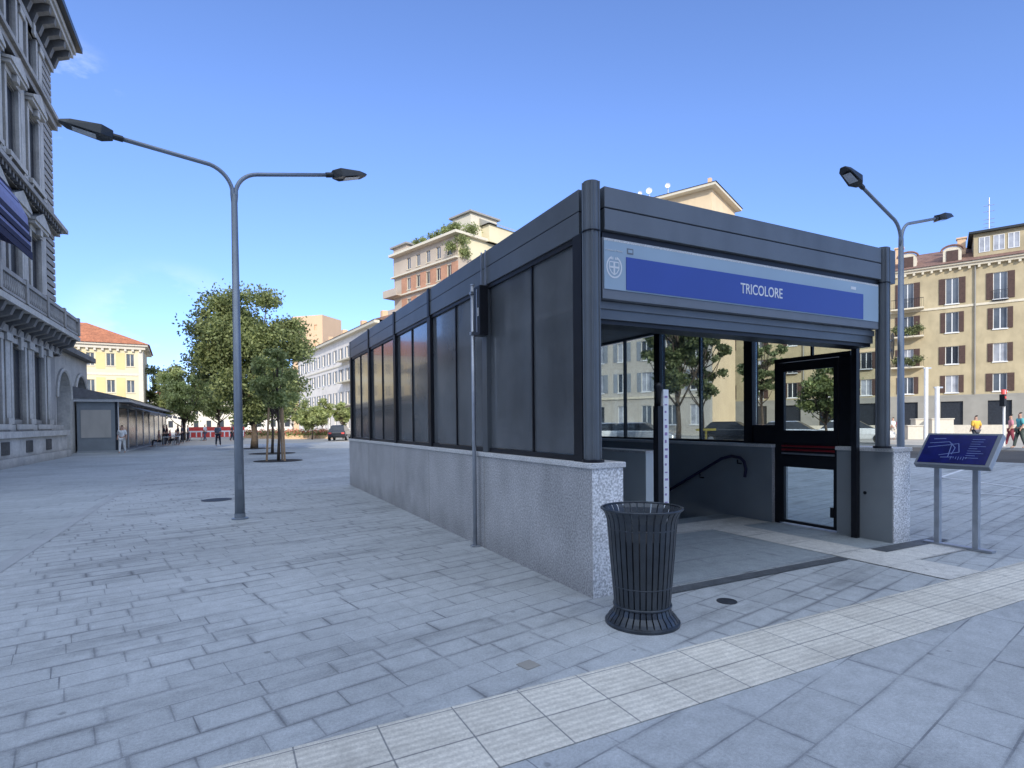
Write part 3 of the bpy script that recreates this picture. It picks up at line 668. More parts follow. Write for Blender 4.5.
tree(at(762, 46), 9.5, 1.9, 53, 'tall tree seen above the side door', n=8000, size=.12, m='leaf_dk', trunk=.13, group='trees seen through the glass', sparse=.7)
# stakes, pits
for (px, Y, lb) in ((278, 24.5, 'dark round tree pit nearest the tall lamp'), (272, 31, 'dark tree pit second from the tall lamp'), (254, 38, 'dark tree pit below the largest tree')):
    x, y, _ = at(px, Y)
    o = MB().tube([(0, 0, 0), (0, 0, .012)], 1.0 if Y < 30 else 1.2, 28).build('tree_pit', M['soil'], loc=(x, y, 0)); tag(o, lb, 'tree pit', 'tree pits')
x, y, _ = at(278, 24.5)
for dx, dy, lb in ((-.38, -.3, 'left wooden stake of the young tree'), (.38, -.25, 'right wooden stake of the young tree'), (0, .42, 'rear wooden stake of the young tree')):
    o = MB().tube([(0, 0, 0), (-dx*.25, -dy*.25, 2.3)], .045, 8).build('tree_stake', cloth((.36, .24, .14)), loc=(x+dx, y+dy, .012)); tag(o, lb, 'tree stake', 'stakes round the young tree')

# ------------------------------------------------------------------ buildings
def wall_grid(w, h, ops, depth=.22, z0=0.0):
    # front wall in plane y=0 facing -y with rectangular openings and reveals
    mb = MB(); xs = sorted({0, w, *[o[0] for o in ops], *[o[1] for o in ops]}); zs = sorted({z0, h, *[o[2] for o in ops], *[o[3] for o in ops]})
    for i in range(len(xs)-1):
        for j in range(len(zs)-1):
            cx, cz = (xs[i]+xs[i+1])/2, (zs[j]+zs[j+1])/2
            if any(o[0] < cx < o[1] and o[2] < cz < o[3] for o in ops): continue
            mb.quad((xs[i], 0, zs[j]), (xs[i+1], 0, zs[j]), (xs[i+1], 0, zs[j+1]), (xs[i], 0, zs[j+1]))
    for (a, b_, c, d) in ops:
        mb.quad((a, 0, c), (a, depth, c), (a, depth, d), (a, 0, d)); mb.quad((b_, 0, c), (b_, 0, d), (b_, depth, d), (b_, depth, c))
        mb.quad((a, 0, c), (b_, 0, c), (b_, depth, c), (a, depth, c)); mb.quad((a, 0, d), (a, depth, d), (b_, depth, d), (b_, 0, d))
        mb.quad((a, depth, c), (b_, depth, c), (b_, depth, d), (a, depth, d))
    return mb
def window(parent, a, b_, c, d, glass='curtain', frame='trim', shutter=None, mull=1, Tm=None, sill=True, y=.17, open_w=None):
    fr = MB(); t = .05
    fr.box(a, b_, y-.04, y, d-t, d); fr.box(a, b_, y-.04, y, c, c+t); fr.box(a, a+t, y-.04, y, c+t, d-t); fr.box(b_-t, b_, y-.04, y, c+t, d-t)
    if mull: m_ = (a+b_)/2; fr.box(m_-.04, m_+.04, y-.04, y, c+t, d-t)
    if sill: fr.box(a-.06, b_+.06, -.10, -.002, c-.10, c-.003)
    o = fr.build('window', M[frame], parent)
    MB().box(a+t, b_-t, y-.015, y-.005, c+t, d-t).build('pane', M[glass], o)
    if shutter:
        sw = open_w or (b_-a)/2
        for (p, q) in ((a-sw-.01, a-.01), (b_+.01, b_+sw+.01)):
            s_ = MB(); s_.box(p, q, -.06, -.015, c, d)
            n = max(3, int((d-c)/.22))
            for i in range(n): z = c+.06+(d-c-.12)*i/n; s_.box(p+.05, q-.05, -.075, -.06, z, z+.09)
            s_.build('shutter', M[shutter], o)
    return o
def bldg(name, loc, rz, w, dp, h, wm, label, cat='building', ops=(), ops_r=(), roof='roofgrey', group=None):
    e = empty(name, loc, rz, label, cat, group)
    wall_grid(w, h, list(ops)).build('wall', M[wm], e)
    rt = wall_grid(dp, h, list(ops_r)); rt.v = [(w-y, x, z) for (x, y, z) in rt.v]; rt.build('wall', M[wm], e)
    bk = MB(); bk.quad((0, 0, 0), (0, dp, 0), (0, dp, h), (0, 0, h)); bk.quad((0, dp, 0), (w, dp, 0), (w, dp, h), (0, dp, h)); bk.build('wall', M[wm], e)
    if roof: MB().box(.01, w-.01, .01, dp-.01, h-.02, h).build('roof', M[roof], e)
    return e
random.seed(1)
# --- long ochre building on the right
dR = (.793, -.609); P0 = Vector((45.1, 57)); XS = 36.0
org = (P0.x - dR[0]*XS, P0.y - dR[1]*XS, 0)
cols = [3.3+3.7*i for i in range(-9, 8)]; cols = [c_+XS for c_ in cols if .8 < c_+XS < 66]
floors = [(13.2, 15.8), (10.3, 12.35), (7.1, 8.9), (4.2, 5.95)]
ops = []
for x in cols:
    for (a, b_) in floors: ops.append((x-.53, x+.53, a, b_))
    ops.append((x-.9, x+.9, .9, 3.3))
OB = bldg('apartment_building', org, math.atan2(dR[1], dR[0]), 68, 14, 17, 'ochre', 'long ochre apartment block with brown shutters and dormers right of the entrance', ops=ops, roof=None)
for i, x in enumerate(cols):
    for j, (a, b_) in enumerate(floors):
        if random.random() < .16:      # shutters drawn shut
            k = MB(); k.box(x-.53, x-.01, .02, .07, a, b_); k.box(x+.01, x+.53, .02, .07, a, b_)
            for q in range(8): zz = a+.08+(b_-a-.2)*q/8; k.box(x-.48, x-.06, .005, .02, zz, zz+.10); k.box(x+.06, x+.48, .005, .02, zz, zz+.10)
            k.build('closed_shutter', M['shutter'], OB); continue
        window(OB, x-.53, x+.53, a, b_, random.choice(('curtain', 'winglass', 'winglass', 'darkwin')), 'white', 'shutter', open_w=random.choice((.52, .52, .40)))
        if j in (0, 2) and random.random() < .6:
            g = MB(); g.box(x-.55, x+.55, -.22, -.19, a+.82, a+.86)
            for q in range(10): g.box(x-.54+q*.119, x-.525+q*.119, -.215, -.195, a, a+.82)
            g.box(x-.6, x+.6, -.26, -.003, a-.16, a-.101); g.build('window_railing', M['black'], OB)
    k = MB(); k.box(x-.9, x+.9, .14, .2, .9, 3.3); k.build('shopfront', M['darkwin'], OB)
bs = MB()
prev = 0
for x in cols + [None]:
    x1 = x-.9 if x else 68
    bs.box(prev, x1, -.06, -.003, .9, 3.75); prev = x+.9 if x else 0
bs.box(0, 68, -.07, -.003, 3.75, 3.95)
for x in cols: bs.box(x-.9, x+.9, -.06, -.003, 3.3, 3.75)
bs.build('rusticated_base', M['greybase'], OB)
MB().box(0, 68, -.12, -.003, 0, .9).build('plinth', M['palebase'], OB)
tr = MB(); tr.box(0, 68, -.08, -.003, 12.75, 12.97); tr.box(0, 68, -.35, 0, 16.75, 17.0); tr.box(0, 68, -.55, 0, 17.0, 17.18)
for i in range(90): tr.box(i*.75+.1, i*.75+.3, -.32, -.003, 16.5, 16.75)
tr.build('cornice', M['trim'], OB)
MB().add([(-.2, -.7, 17.18), (68.2, -.7, 17.18), (68.2, 7, 20.3), (-.2, 7, 20.3), (-.2, 14.5, 17.18), (68.2, 14.5, 17.18)], [(0, 1, 2, 3), (3, 2, 5, 4), (0, 3, 4), (1, 5, 2)]).build('roof', M['roofbrown'], OB)
for x in cols:
    if x > XS+1.5 and x < XS+7: continue
    d_ = MB(); pts = [(x-.75, 17.45), (x+.75, 17.45), (x+.75, 18.6)] + [(x+.75*math.cos(R(t)), 18.6+.45*math.sin(R(t))) for t in range(20, 180, 20)] + [(x-.75, 18.6)]
    d_.prism(pts, 1, .3, 3.6); dd = d_.build('dormer', M['trim'], OB)
    MB().box(x-.48, x+.48, .24, .297, 17.6, 18.65).build('dormer_window', M['shutter'], dd)
    rr = MB(); rr.tube([(x+.9*math.cos(R(t)), .25, 18.62+.55*math.sin(R(t))) for t in range(0, 181, 15)], .11, 6); rr.build('dormer_hood', M['roofbrown'], dd)
# roof penthouse with white windows
ph = MB(); ph.box(XS+1.3, XS+5.6, .7, 6, 17.7, 20.0); po_ = ph.build('penthouse', M['ochre'], OB)
MB().box(XS+.9, XS+6.0, .2, 6.5, 20.0, 20.2).build('penthouse_roof', M['head'], po_)
for x in (XS+1.7, XS+2.8, XS+3.9): window(po_, x, x+.85, 18.1, 19.6, 'curtain', 'white', sill=False, y=.69)
for x in (XS+1.4, XS-14, XS-8.5, XS+12.5):
    MB().tube([(x, -.12, 4), (x, -.12, 17)], .07, 8).build('downpipe', M['greybase'], OB)
for x in (XS-5.0, XS+.4, XS-11.8, XS+8.3, XS-19):
    c_ = MB(); c_.box(x-.35, x+.35, 3.2, 3.9, 18.0, 20.4); c_.box(x-.45, x+.45, 3.1, 4.0, 20.4, 20.55); c_.build('chimney', M['beige'], OB)
# balconies on one column
for z, hh in ((13.1, .95), (10.2, .95), (7.0, .95)):
    x = cols[[round(c_-XS, 1) for c_ in cols].index(-4.1)] if -4.1 in [round(c_-XS, 1) for c_ in cols] else XS-4.1
    k = MB(); k.box(x-1.4, x+1.4, -1.0, -.003, z-.15, z); bo = k.build('balcony', M['trim'], OB)
    g = MB(); g.box(x-1.4, x+1.4, -1.0, -.96, z+hh-.05, z+hh)
    for i in range(15): g.box(x-1.39+i*.198, x-1.37+i*.198, -.99, -.97, z, z+hh-.05)
    g.build('railing', M['black'], bo)
    if z < 12.9:
        leaves('balcony_plants', M['leaf_dk'], bo, [(x-.9, -.8, z+.7, .5), (x, -.85, z+.6, .5), (x+.9, -.8, z+.75, .55), (x+.4, -.9, z+.3, .4)], 1200, .09, int(z*10))
# antenna mast on that roof
an = empty('roof_antenna', (P0.x+dR[0]*2.6+.609*3.4, P0.y+dR[1]*2.6+.793*3.4, 20.2), -.65, 'tall lattice television antenna on the ochre building roof', 'antenna')
MB().tube([(0, 0, 0), (0, 0, 4.0)], .05, 6).build('mast', M['galv'], an)
k = MB()
for z in (1.0, 1.4, 1.8, 2.6, 3.2): MB().tube([(-.45, 0, z), (.45, 0, z)], .03, 5).build('crossbar', M['galv'], an)
MB().tube([(0, -.4, 3.2), (0, .6, 3.2)], .03, 5).build('boom', M['galv'], an)

# --- cream gabled building behind the entrance
cx_, cy_ = 21.4, 60.0; W8 = 15
ops = [(x, x+1.2, z, z+2.2) for x in (.9, 3.9, 6.9, 9.9, 12.6) for z in (1.2, 5.0, 8.6, 12.2, 15.8, 19.4)]
B8 = bldg('apartment_building', (cx_-.793*W8, cy_+.609*W8, 0), math.atan2(-.609, .793), W8, 8.2, 26.2, 'greige', 'tall cream and grey building with overhanging eaves rising behind the entrance roof', ops=ops, roof=None)
for o_ in ops: window(B8, *o_, random.choice(('winglass', 'curtain', 'darkwin')), 'white', 'shutter_blue' if o_[2] > 4 else None, open_w=.5)
MB().box(W8, W8+.05, .0, 8.2, 0, 26.2).build('end_wall_render', M['cream'], B8)
MB().box(0, W8, -.04, -.003, 23.2, 26.2).build('attic_band', M['cream'], B8)
MB().box(-.5, W8+.7, -.9, 8.8, 26.2, 26.5).build('eaves', M['trim'], B8)
MB().add([(-.7, -1.0, 26.5), (W8+.8, -1.0, 26.5), (W8+.8, 9, 26.5), (-.7, 9, 26.5), (2, 4, 28.2), (W8-.6, 4, 28.2)], [(0, 1, 5, 4), (1, 2, 5), (2, 3, 4, 5), (3, 0, 4)]).build('roof', M['roofbrown'], B8)
c_ = MB(); c_.box(W8-.5, W8-.15, .3, .7, 26.6, 27.5); c_.build('chimney', M['beige'], B8)
tb = MB(); tb.box(0, W8, -.15, -.003, 4.2, 4.45); tb.box(0, W8, -.12, -.003, 11.3, 11.5); tb.box(8, 12.5, -1.1, -.05, 22.9, 23.1); tb.build('string_course', M['trim'], B8)
for (dx, lb, r_) in ((5.2, 'white dish antenna leftmost above the entrance roof', .26), (6.9, 'white dish antenna second from left above the entrance roof', .24), (8.0, 'white dish antenna at the roof edge left of the cream gable', .34), (10.2, 'white dish antenna nearest the cream gable', .28)):
    X_, Y_ = cx_-.793*(W8-dx), cy_+.609*(W8-dx)
    d_ = empty('satellite_dish', (X_, Y_, 25.7), -.3, lb, 'satellite dish', 'dishes on the cream building roof')
    MB().tube([(0, 0, 0), (0, 0, 2.0)], .08, 6).build('mast', M['galv'], d_)
    k = MB(); k.lathe([(0, .1), (r_*.6, .03), (r_, -.08), (r_*.6, .0), (0, .06)], 14); k.v = [(x, z-.1, y+2.0) for (x, y, z) in k.v]; k.build('dish', M['white'], d_)

# --- terraced apartment block with red brick floors
WB = 15.4; corner = Vector((-7.0, 76)); s2 = .70711
ops = [(x, x+1.0, z, z+1.7) for x in (3.4, 5.8, 8.2, 10.6, 13.0) for z in (6.1, 9.2, 12.3, 15.4, 18.5, 21.6, 24.6)]
opr = [(x, x+1.2, z, z+1.8) for x in (2, 5.5, 9) for z in (6.1, 9.2, 12.3, 15.4, 18.5, 21.6)]
B7 = bldg('apartment_block', (corner.x-s2*WB, corner.y+s2*WB, 0), R(-45), WB, 13, 27, 'pinkbeige', 'high terraced apartment block with red brick floors and planted roof terraces', ops=ops, ops_r=opr)
for o_ in ops: window(B7, *o_, random.choice(('winglass', 'darkwin')), 'trim', sill=True)
rb = MB(); 
for z in (8.6, 11.7, 14.8, 17.9, 21.0):
    for (a, b_) in ((2.0, 3.4), (4.4, 5.8), (6.8, 8.2), (9.2, 10.6), (11.6, 13.0), (14.0, 15.4)): rb.box(a, b_, -.05, -.003, z, z+2.5)
rb.build('brick_panels', M['pink'], B7)
bc = MB()
for z in (5.4, 8.5, 11.6, 14.7, 17.8, 20.9, 23.9): bc.box(-.3, WB+.1, -.5, -.002, z-.05, z+.14)
bc.build('floor_bands', M['trim'], B7)
for z in (8.64, 11.74, 14.84, 17.94, 21.04):
    k = MB(); k.box(-1.2, 2.5, -1.3, -.5, z-.2, z); k.box(-1.2, 2.5, -1.3, -1.2, z, z+.9); k.box(-1.2, -1.1, -1.2, 2, z, z+.9); k.box(-1.2, 0, -.5, 2, z-.2, z); k.build('balcony', M['pinkbeige'], B7)
tc_ = MB(); tc_.box(-.2, WB+.6, -.9, .2, 27, 27.35); tc_.box(WB, WB+.6, .2, 13, 27, 27.35); tc_.build('cornice', M['trim'], B7)
k = MB(); k.box(-.6, 3.0, .3, 5, 24.5, 28.6); q_ = k.build('left_penthouse', M['pinkbeige'], B7); MB().box(-1.0, 3.4, -.1, 5.4, 28.6, 28.85).build('penthouse_roof', M['greybase'], q_)
k = MB(); k.box(10.6, 14.6, 3.0, 8, 27, 30.9); q_ = k.build('right_penthouse', M['trim'], B7); MB().box(10.2, 15.0, 2.6, 8.4, 30.9, 31.15).build('penthouse_roof', M['greybase'], q_)
k = MB(); k.box(14.6, 16.2, 5.0, 16, 27, 29.4); q_ = k.build('yellow_penthouse', M['paleyellow'], B7)
MB().add([(14.4, 4.6, 30.6), (16.6, 4.6, 29.4), (16.6, 16.4, 29.4), (14.4, 16.4, 30.6), (14.4, 4.6, 29.4), (14.4, 16.4, 29.4)], [(0, 1, 2, 3), (0, 4, 1), (3, 2, 5)]).build('penthouse_roof', M['greybase'], q_)
MB().box(WB, WB+.04, 0, 13, 24, 27).build('upper_side_render', M['paleyellow'], B7)
leaves('terrace_plants', M['leaf'], B7, [(x, -.3, 27.9, .7) for x in (6.5, 8, 10, 11.5, 13, 14.5, 15.4)]+[(15.6, .5, 26.2, 1.0), (14.6, -.6, 25.4, .9), (15.6, 2.2, 28.0, 1.1), (13, 1.5, 28.9, .9), (15.8, .8, 24.6, .9), (11.5, 1, 28.8, .8)], 6500, .12, 71)
# --- beige slab tower
bt = bldg('tower_block', (at(294, 120)[0], 120, 0), R(-16), 7.4, 7, 24.6, 'beige', 'plain beige tower block rising behind the largest tree', ops=[(5.4, 6.1, z, z+1.2) for z in (8, 11.4, 14.8, 18.2, 21.4)])
# --- off-white building along the street
WW = 45
ops = [(x, x+1.2, z, z+1.9) for x in [1.5+3.3*i for i in range(13)] for z in (1.0, 4.6, 8.0, 11.2)]
B6 = bldg('apartment_house', (-41.4, 109.3, 0), math.atan2(-.837, .547), WW, 12, 14.4, 'whitewall', 'off-white four-storey house row with grey shuttered windows beside the entrance flank', ops=ops, roof=None)
for o_ in ops: window(B6, *o_, random.choice(('winglass', 'darkwin')), 'white', 'shutter_blue' if o_[2] > 4 else None, open_w=.5)
k = MB(); k.box(-.3, WW+.3, -.7, 0, 14.4, 14.8); k.box(0, WW, -.1, -.003, 3.9, 4.15); k.box(0, WW, -.1, -.003, 10.4, 10.6); k.build('cornice', M['trim'], B6)
for x in (30.3, 33.6):
    for z in (4.6, 8.0, 11.2):
        a_ = MB(); a_.prism([(x-1.2, z-.3), (x+2.4, z-.3), (x+2.4, z-.1), (x-1.2, z-.1)], 1, -1.0, -.01); a_.build('balcony', M['trim'], B6)
MB().add([(-.4, -.8, 14.8), (WW+.4, -.8, 14.8), (WW+.4, 6, 17.2), (-.4, 6, 17.2), (-.4, 12.5, 14.8), (WW+.4, 12.5, 14.8)], [(0, 1, 2, 3), (3, 2, 5, 4), (0, 3, 4), (1, 5, 2)]).build('roof', M['roofbrown'], B6)
for x in (8, 17, 27, 36): MB().box(x, x+.9, 3.5, 4.3, 15.5, 17.8).build('chimney', M['beige'], B6)
# --- yellow house on the left
WY = 22
oy = [(x, x+.85, z, z+1.6) for x in (5.5, 7.6, 9.7, 11.8, 13.9, 16.0, 18.1, 20.2) for z in (9.4, 6.0, 2.2)]
B2 = bldg('yellow_house', (-48.4-.86*WY, 74-.51*WY, 0), math.atan2(.51, .86), WY, 12, 12.0, 'paleyellow', 'yellow house with a terracotta hip roof beyond the dark stone palace', ops=oy, roof=None)
for o_ in oy: window(B2, *o_, 'winglass', 'trim')
k = MB()
for x in (6.5, 8.6, 10.7, 12.8, 14.9, 17.0, 19.1): k.box(x, x+.95, -.03, -.003, 9.0, 11.1); k.box(x, x+.95, -.03, -.003, 5.4, 7.9)
k.build('ochre_panels', M['yellow'], B2)
k = MB(); k.box(-.3, WY+.3, -.4, 0, 11.6, 12.0); k.box(-.6, WY+.6, -.7, 12.6, 12.0, 12.25)
for i in range(28): k.box(i*.8, i*.8+.25, -.35, -.003, 11.3, 11.6)
k.box(WY-.5, WY, -.06, -.003, 0, 11.3); k.box(0, WY, -.07, -.003, 8.2, 8.5); k.build('cornice', M['palebase'], B2)
MB().add([(-.8, -.9, 12.25), (WY+.8, -.9, 12.25), (WY+.8, 12.9, 12.25), (-.8, 12.9, 12.25), (5, 6, 15.6), (WY-6.5, 6, 15.6)], [(0, 1, 5, 4), (1, 2, 5), (2, 3, 4, 5), (3, 0, 4)]).build('roof', M['rooftile'], B2)
# --- far street backdrop
for (px, Y, w_, h_, m_, lb) in ((150, 150, 34, 9, 'palebase', 'low pale house far down the street behind the trees, left one'), (236, 135, 24, 8, 'whitewall', 'low pale house far behind the largest tree'), (190, 170, 22, 12, 'greige', 'grey house far behind the trees by the pavilion')):
    oo = [(x, x+1.3, z, z+1.8) for x in [1.5+3.4*i for i in range(int(w_/3.4))] for z in (1.2, 4.8)]
    e = bldg('house', (at(px, Y)[0], Y, 0), 0, w_, 10, h_, m_, lb, ops=oo, group='far street houses')
    for o_ in oo: MB().box(o_[0], o_[1], .18, .2, o_[2], o_[3]).build('window', M['darkwin'], e)
    k = MB(); k.add([(-.5, -.5, h_), (w_+.5, -.5, h_), (w_+.5, 5, h_+2.4), (-.5, 5, h_+2.4), (-.5, 10.5, h_), (w_+.5, 10.5, h_)], [(0, 1, 2, 3), (3, 2, 5, 4), (0, 3, 4), (1, 5, 2)]); k.build('roof', M['rooftile'], e)

# --- ornate stone palace on the left
PW = 21.5; PH = 21.6
PO = LW(-10.8, 33.5-PW)
PB = None
bay = [PW-1.9-3.0*i for i in range(1, 7)]      # left edge of each bay, counted from the far corner
wins = []
for x in bay:
    c_ = x+1.5
    wins += [(c_-.8, c_+.8, 1.9, 5.0), (c_-.75, c_+.75, 7.6, 10.6), (c_-.72, c_+.72, 13.2, 16.2), (c_-.62, c_+.62, 18.3, 20.2)]
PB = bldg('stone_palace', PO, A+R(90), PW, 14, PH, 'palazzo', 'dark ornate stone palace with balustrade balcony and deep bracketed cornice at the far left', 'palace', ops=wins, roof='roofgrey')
for i, w_ in enumerate(wins):
    lev = i % 4
    o_ = window(PB, *w_, 'darkwin', 'palazzo_dk', sill=False, y=.10)
    a, b_, c, d = w_; s_ = MB()
    s_.box(a-.28, a-.02, -.14, -.003, c-.2, d+.1); s_.box(b_+.02, b_+.28, -.14, -.003, c-.2, d+.1)
    s_.box(a-.4, b_+.4, -.32, -.003, c-.42, c-.2)
    s_.box(a-.28, b_+.28, -.16, -.003, d+.10, d+.35)
    if lev in (1, 2):
        m_ = (a+b_)/2; s_.prism([(a-.45, d+.5), (b_+.45, d+.5), (b_+.45, d+.62), (m_, d+1.15), (a-.45, d+.62)], 1, -.42, -.003); s_.box(a-.4, b_+.4, -.36, -.003, d+.35, d+.5)
        s_.box(m_-.2, m_+.2, -.34, -.16, d+.05, d+.5)
    else:
        m_ = (a+b_)/2; s_.box(m_-.17, m_+.17, -.26, -.16, d-.1, d+.45)
    for x in (a-.3, b_+.1): s_.prism([(-.30, c-.42), (-.003, c-.42), (-.003, c-.95), (-.12, c-.85)], 0, x, x+.2)
    s_.build('surround', M['palazzo_lt'], o_)
# pilasters between bays
for x in bay + [PW-1.9]:
    for (z0, z1, t) in ((1.7, 5.4, .16), (7.5, 11.6, .10), (12.8, 17.2, .10), (18.0, 20.3, .10)):
        k = MB(); k.box(x-.28, x+.28, -t, -.003, z0+.25, z1-.3); k.box(x-.36, x+.36, -t-.07, -.003, z0, z0+.25); k.box(x-.36, x+.36, -t-.09, -.003, z1-.3, z1); k.build('pilaster', M['palazzo_lt'], PB)
# rusticated corner
k = MB(); z = 6.4
while z < 20.4:
    k.box(PW-1.55, PW+.08, -.09, -.003, z, z+.26); k.box(PW+.003, PW+.09, 0, 1.4, z, z+.26); z += .36
k.build('rusticated_quoins', M['palazzo'], PB)
# plinth courses
k = MB(); k.box(0, PW+.3, -.55, -.003, 0, .35); k.box(0, PW+.2, -.40, -.003, .35, 1.15); k.box(0, PW+.3, -.52, -.003, 1.15, 1.4); k.box(0, PW+.1, -.28, -.003, 1.4, 1.68)
k.build('plinth', M['palazzo_lt'], PB)
for x in bay:
    g = MB(); g.box(x+1.05, x+1.95, -.43, -.405, .5, 1.0)
    for i in range(7): g.box(x+1.1+i*.12, x+1.13+i*.12, -.45, -.43, .5, 1.0)
    g.build('basement_grille', M['palazzo_dk'], PB)
# string courses
for (z0, z1, t) in ((5.4, 5.7, .25), (11.7, 11.95, .3), (11.95, 12.15, .6), (12.15, 12.4, .35), (17.3, 17.6, .3), (17.6, 17.8, .45), (20.3, 20.6, .2)):
    MB().box(0, PW+t*.8, -t, -.003, z0, z1).build('string_course', M['palazzo'], PB)
k = MB()
for i in range(int(PW/.42)): k.box(i*.42, i*.42+.2, -.5, -.3, 11.72, 11.95)
k.build('dentils', M['palazzo_dk'], PB)
# balcony with brackets
k = MB(); k.box(0, PW+.5, -1.02, -.003, 6.2, 6.42); k.box(0, PW+.45, -.95, -.003, 6.42, 6.5); bo = k.build('balcony', M['palazzo_lt'], PB)
k = MB(); k.box(0, PW+.5, -1.0, -.85, 7.22, 7.38); k.box(0, PW+.5, -.98, -.87, 6.5, 6.6); k.box(PW+.35, PW+.5, -.85, 0, 7.22, 7.38)
for i in range(int(PW/.24)):
    x = i*.24+.1; k.add(*(lambda t: (t.v, t.f))(MB().lathe([(.03, 6.6), (.07, 6.75), (.045, 6.95), (.06, 7.1), (.03, 7.22)], 6, (x, -.925))))
for x in [PW+.4-3.0*i for i in range(8)]: k.box(x-.18, x+.08, -1.03, -.80, 6.5, 7.45)
k.build('balustrade', M['palazzo'], bo)
for i in range(22):
    x = PW-.1-i*.98
    if x < .3: break
    k = MB(); k.prism([(-.95, 6.2), (-.003, 6.2), (-.003, 5.3), (-.2, 5.32), (-.35, 5.7), (-.8, 5.85)], 0, x-.14, x+.14); k.build('bracket', M['palazzo_dk'], bo)
# main cornice and eaves
k = MB(); k.box(0, PW+.75, -.95, 14, 21.6, 21.85); k.box(0, PW+.85, -1.05, 14, 21.85, 22.15); co = k.build('main_cornice', M['palazzo_lt'], PB)
MB().box(0, PW+1.1, -1.3, 14, 22.15, 22.45).build('gutter', M['head'], co)
for i in range(24):
    x = PW+.2-i*.92
    if x < .2: break
    k = MB(); k.prism([(-.9, 21.6), (-.003, 21.6), (-.003, 20.6), (-.25, 20.65), (-.4, 21.1), (-.85, 21.3)], 0, x-.16, x+.16); k.build('bracket', M['palazzo_dk'], co)
# striped awning over the balcony
aw = empty('balcony_awning', LW(-10.75, 22.7), A+R(90), 'blue awning with dark stripes hanging over the palace balcony', 'awning')
k = MB()
P_ = [(-.1, 11.1), (-.65, 10.75), (-.98, 10.0), (-1.08, 8.6)]
for i in range(3): 
    (y0, z0), (y1, z1) = P_[i], P_[i+1]; k.quad((-3, y0, z0), (2.3, y0, z0), (2.3, y1, z1), (-3, y1, z1))
k.add([(2.3, y, z) for y, z in P_] + [(2.3, -.1, 9.0)], [(0, 1, 2, 3, 4)])
k.build('canopy', M['awn'], aw, recalc=False)
for i in range(6):
    t = i/5; z = 10.75-2.1*t; y = -.55-.5*math.sin(t*math.pi/2) - .03
    MB().box(-3.05, 1.75+.5*math.sin(t*2.6), y-.06, y, z-.07, z+.13).build('stripe', M['awn_dk'], aw)
MB().box(-3.05, 2.25, -1.12, -1.09, 8.3, 8.6).build('valance', M['awn_dk'], aw)
# arched wing behind the palace
WGW = 8.2; arches = [(.5, 3.4), (4.6, 7.6)]
wg = empty('arched_wing', LW(-10.9, 33.62), A+R(90), 'low grey stone wing with round arches beyond the palace corner', 'building')
k = MB(); xs_ = [0]
def archwall(x0, x1, H_, spring, n=12):
    r = (x1-x0)/2; c_ = (x0+x1)/2
    pts = [(c_-r*math.cos(math.pi*i/n), spring+r*math.sin(math.pi*i/n)) for i in range(n+1)]
    for i in range(n):
        (xa, za), (xb, zb) = pts[i], pts[i+1]
        k.quad((xa, 0, za), (xb, 0, zb), (xb, 0, H_), (xa, 0, H_)); k.quad((xa, 0, za), (xa, .6, za), (xb, .6, zb), (xb, 0, zb))
    for x in (x0, x1): k.quad((x, 0, 0), (x, .6, 0), (x, .6, spring), (x, 0, spring))
px_ = 0
for (x0, x1) in arches:
    k.quad((px_, 0, 0), (x0, 0, 0), (x0, 0, 5.8), (px_, 0, 5.8)); archwall(x0, x1, 5.8, 3.2); px_ = x1
k.quad((px_, 0, 0), (WGW, 0, 0), (WGW, 0, 5.8), (px_, 0, 5.8)); k.quad((WGW, 0, 0), (WGW, 8, 0), (WGW, 8, 5.8), (WGW, 0, 5.8)); k.quad((0, 8, 0), (WGW, 8, 0), (WGW, 8, 5.8), (0, 8, 5.8))
k.build('wall', M['palazzo_lt'], wg)
MB().box(-.05, WGW+.3, -.45, 8, 5.8, 6.1).build('roof_slab', M['palazzo_dk'], wg)
MB().box(0, WGW, -.2, -.003, 0, 1.0).v
for (x0, x1) in arches: MB().box(x0-.1, x1+.1, .9, .95, 0, 4.9).build('glazing', M['darkwin'], wg); 
for (x0, x1) in arches:
    a_ = MB(); r = (x1-x0)/2; c_ = (x0+x1)/2
    a_.tube([(c_-(r+.12)*math.cos(math.pi*i/12), -.03, 3.2+(r+.12)*math.sin(math.pi*i/12)) for i in range(13)], .11, 6); a_.build('arch_moulding', M['palazzo_lt'], wg)
# glazed pavilion row
pv = empty('glazed_pavilion', LW(-8.6, 38.2), A+R(90), 'long low dark glazed cafe pavilion with white posts and grey roof', 'pavilion')
PVL = 32
MB().box(0, PVL, .15, 2.2, .1, 3.1).build('glazing', M['darkwin'], pv)
MB().box(-.06, -.003, .3, 2.2, .1, 3.1).build('end_wall', M['panelgrey'], pv)
MB().box(-.10, -.061, .5, 2.0, .9, 2.6).build('end_panel', M['greige'], pv)
MB().box(-.3, PVL+.3, -.5, 2.3, 3.1, 3.3).build('roof', M['coping'], pv)
MB().add([(-.4, -.6, 3.3), (PVL+.4, -.6, 3.3), (PVL+.4, 2.3, 4.0), (-.4, 2.3, 4.0), (-.4, 2.35, 3.3), (PVL+.4, 2.35, 3.3)], [(0, 1, 2, 3), (3, 2, 5, 4), (0, 3, 4), (1, 5, 2)]).build('upper_roof', M['roofgrey'], pv)
for i in range(0, 17, 2): MB().box(i*2-.05, i*2+.05, .11, .149, .1, 3.1).build('post', M['white'], pv)
MB().box(0, PVL, .06, .085, 2.75, 3.0).build('name_band', M['greybase'], pv)
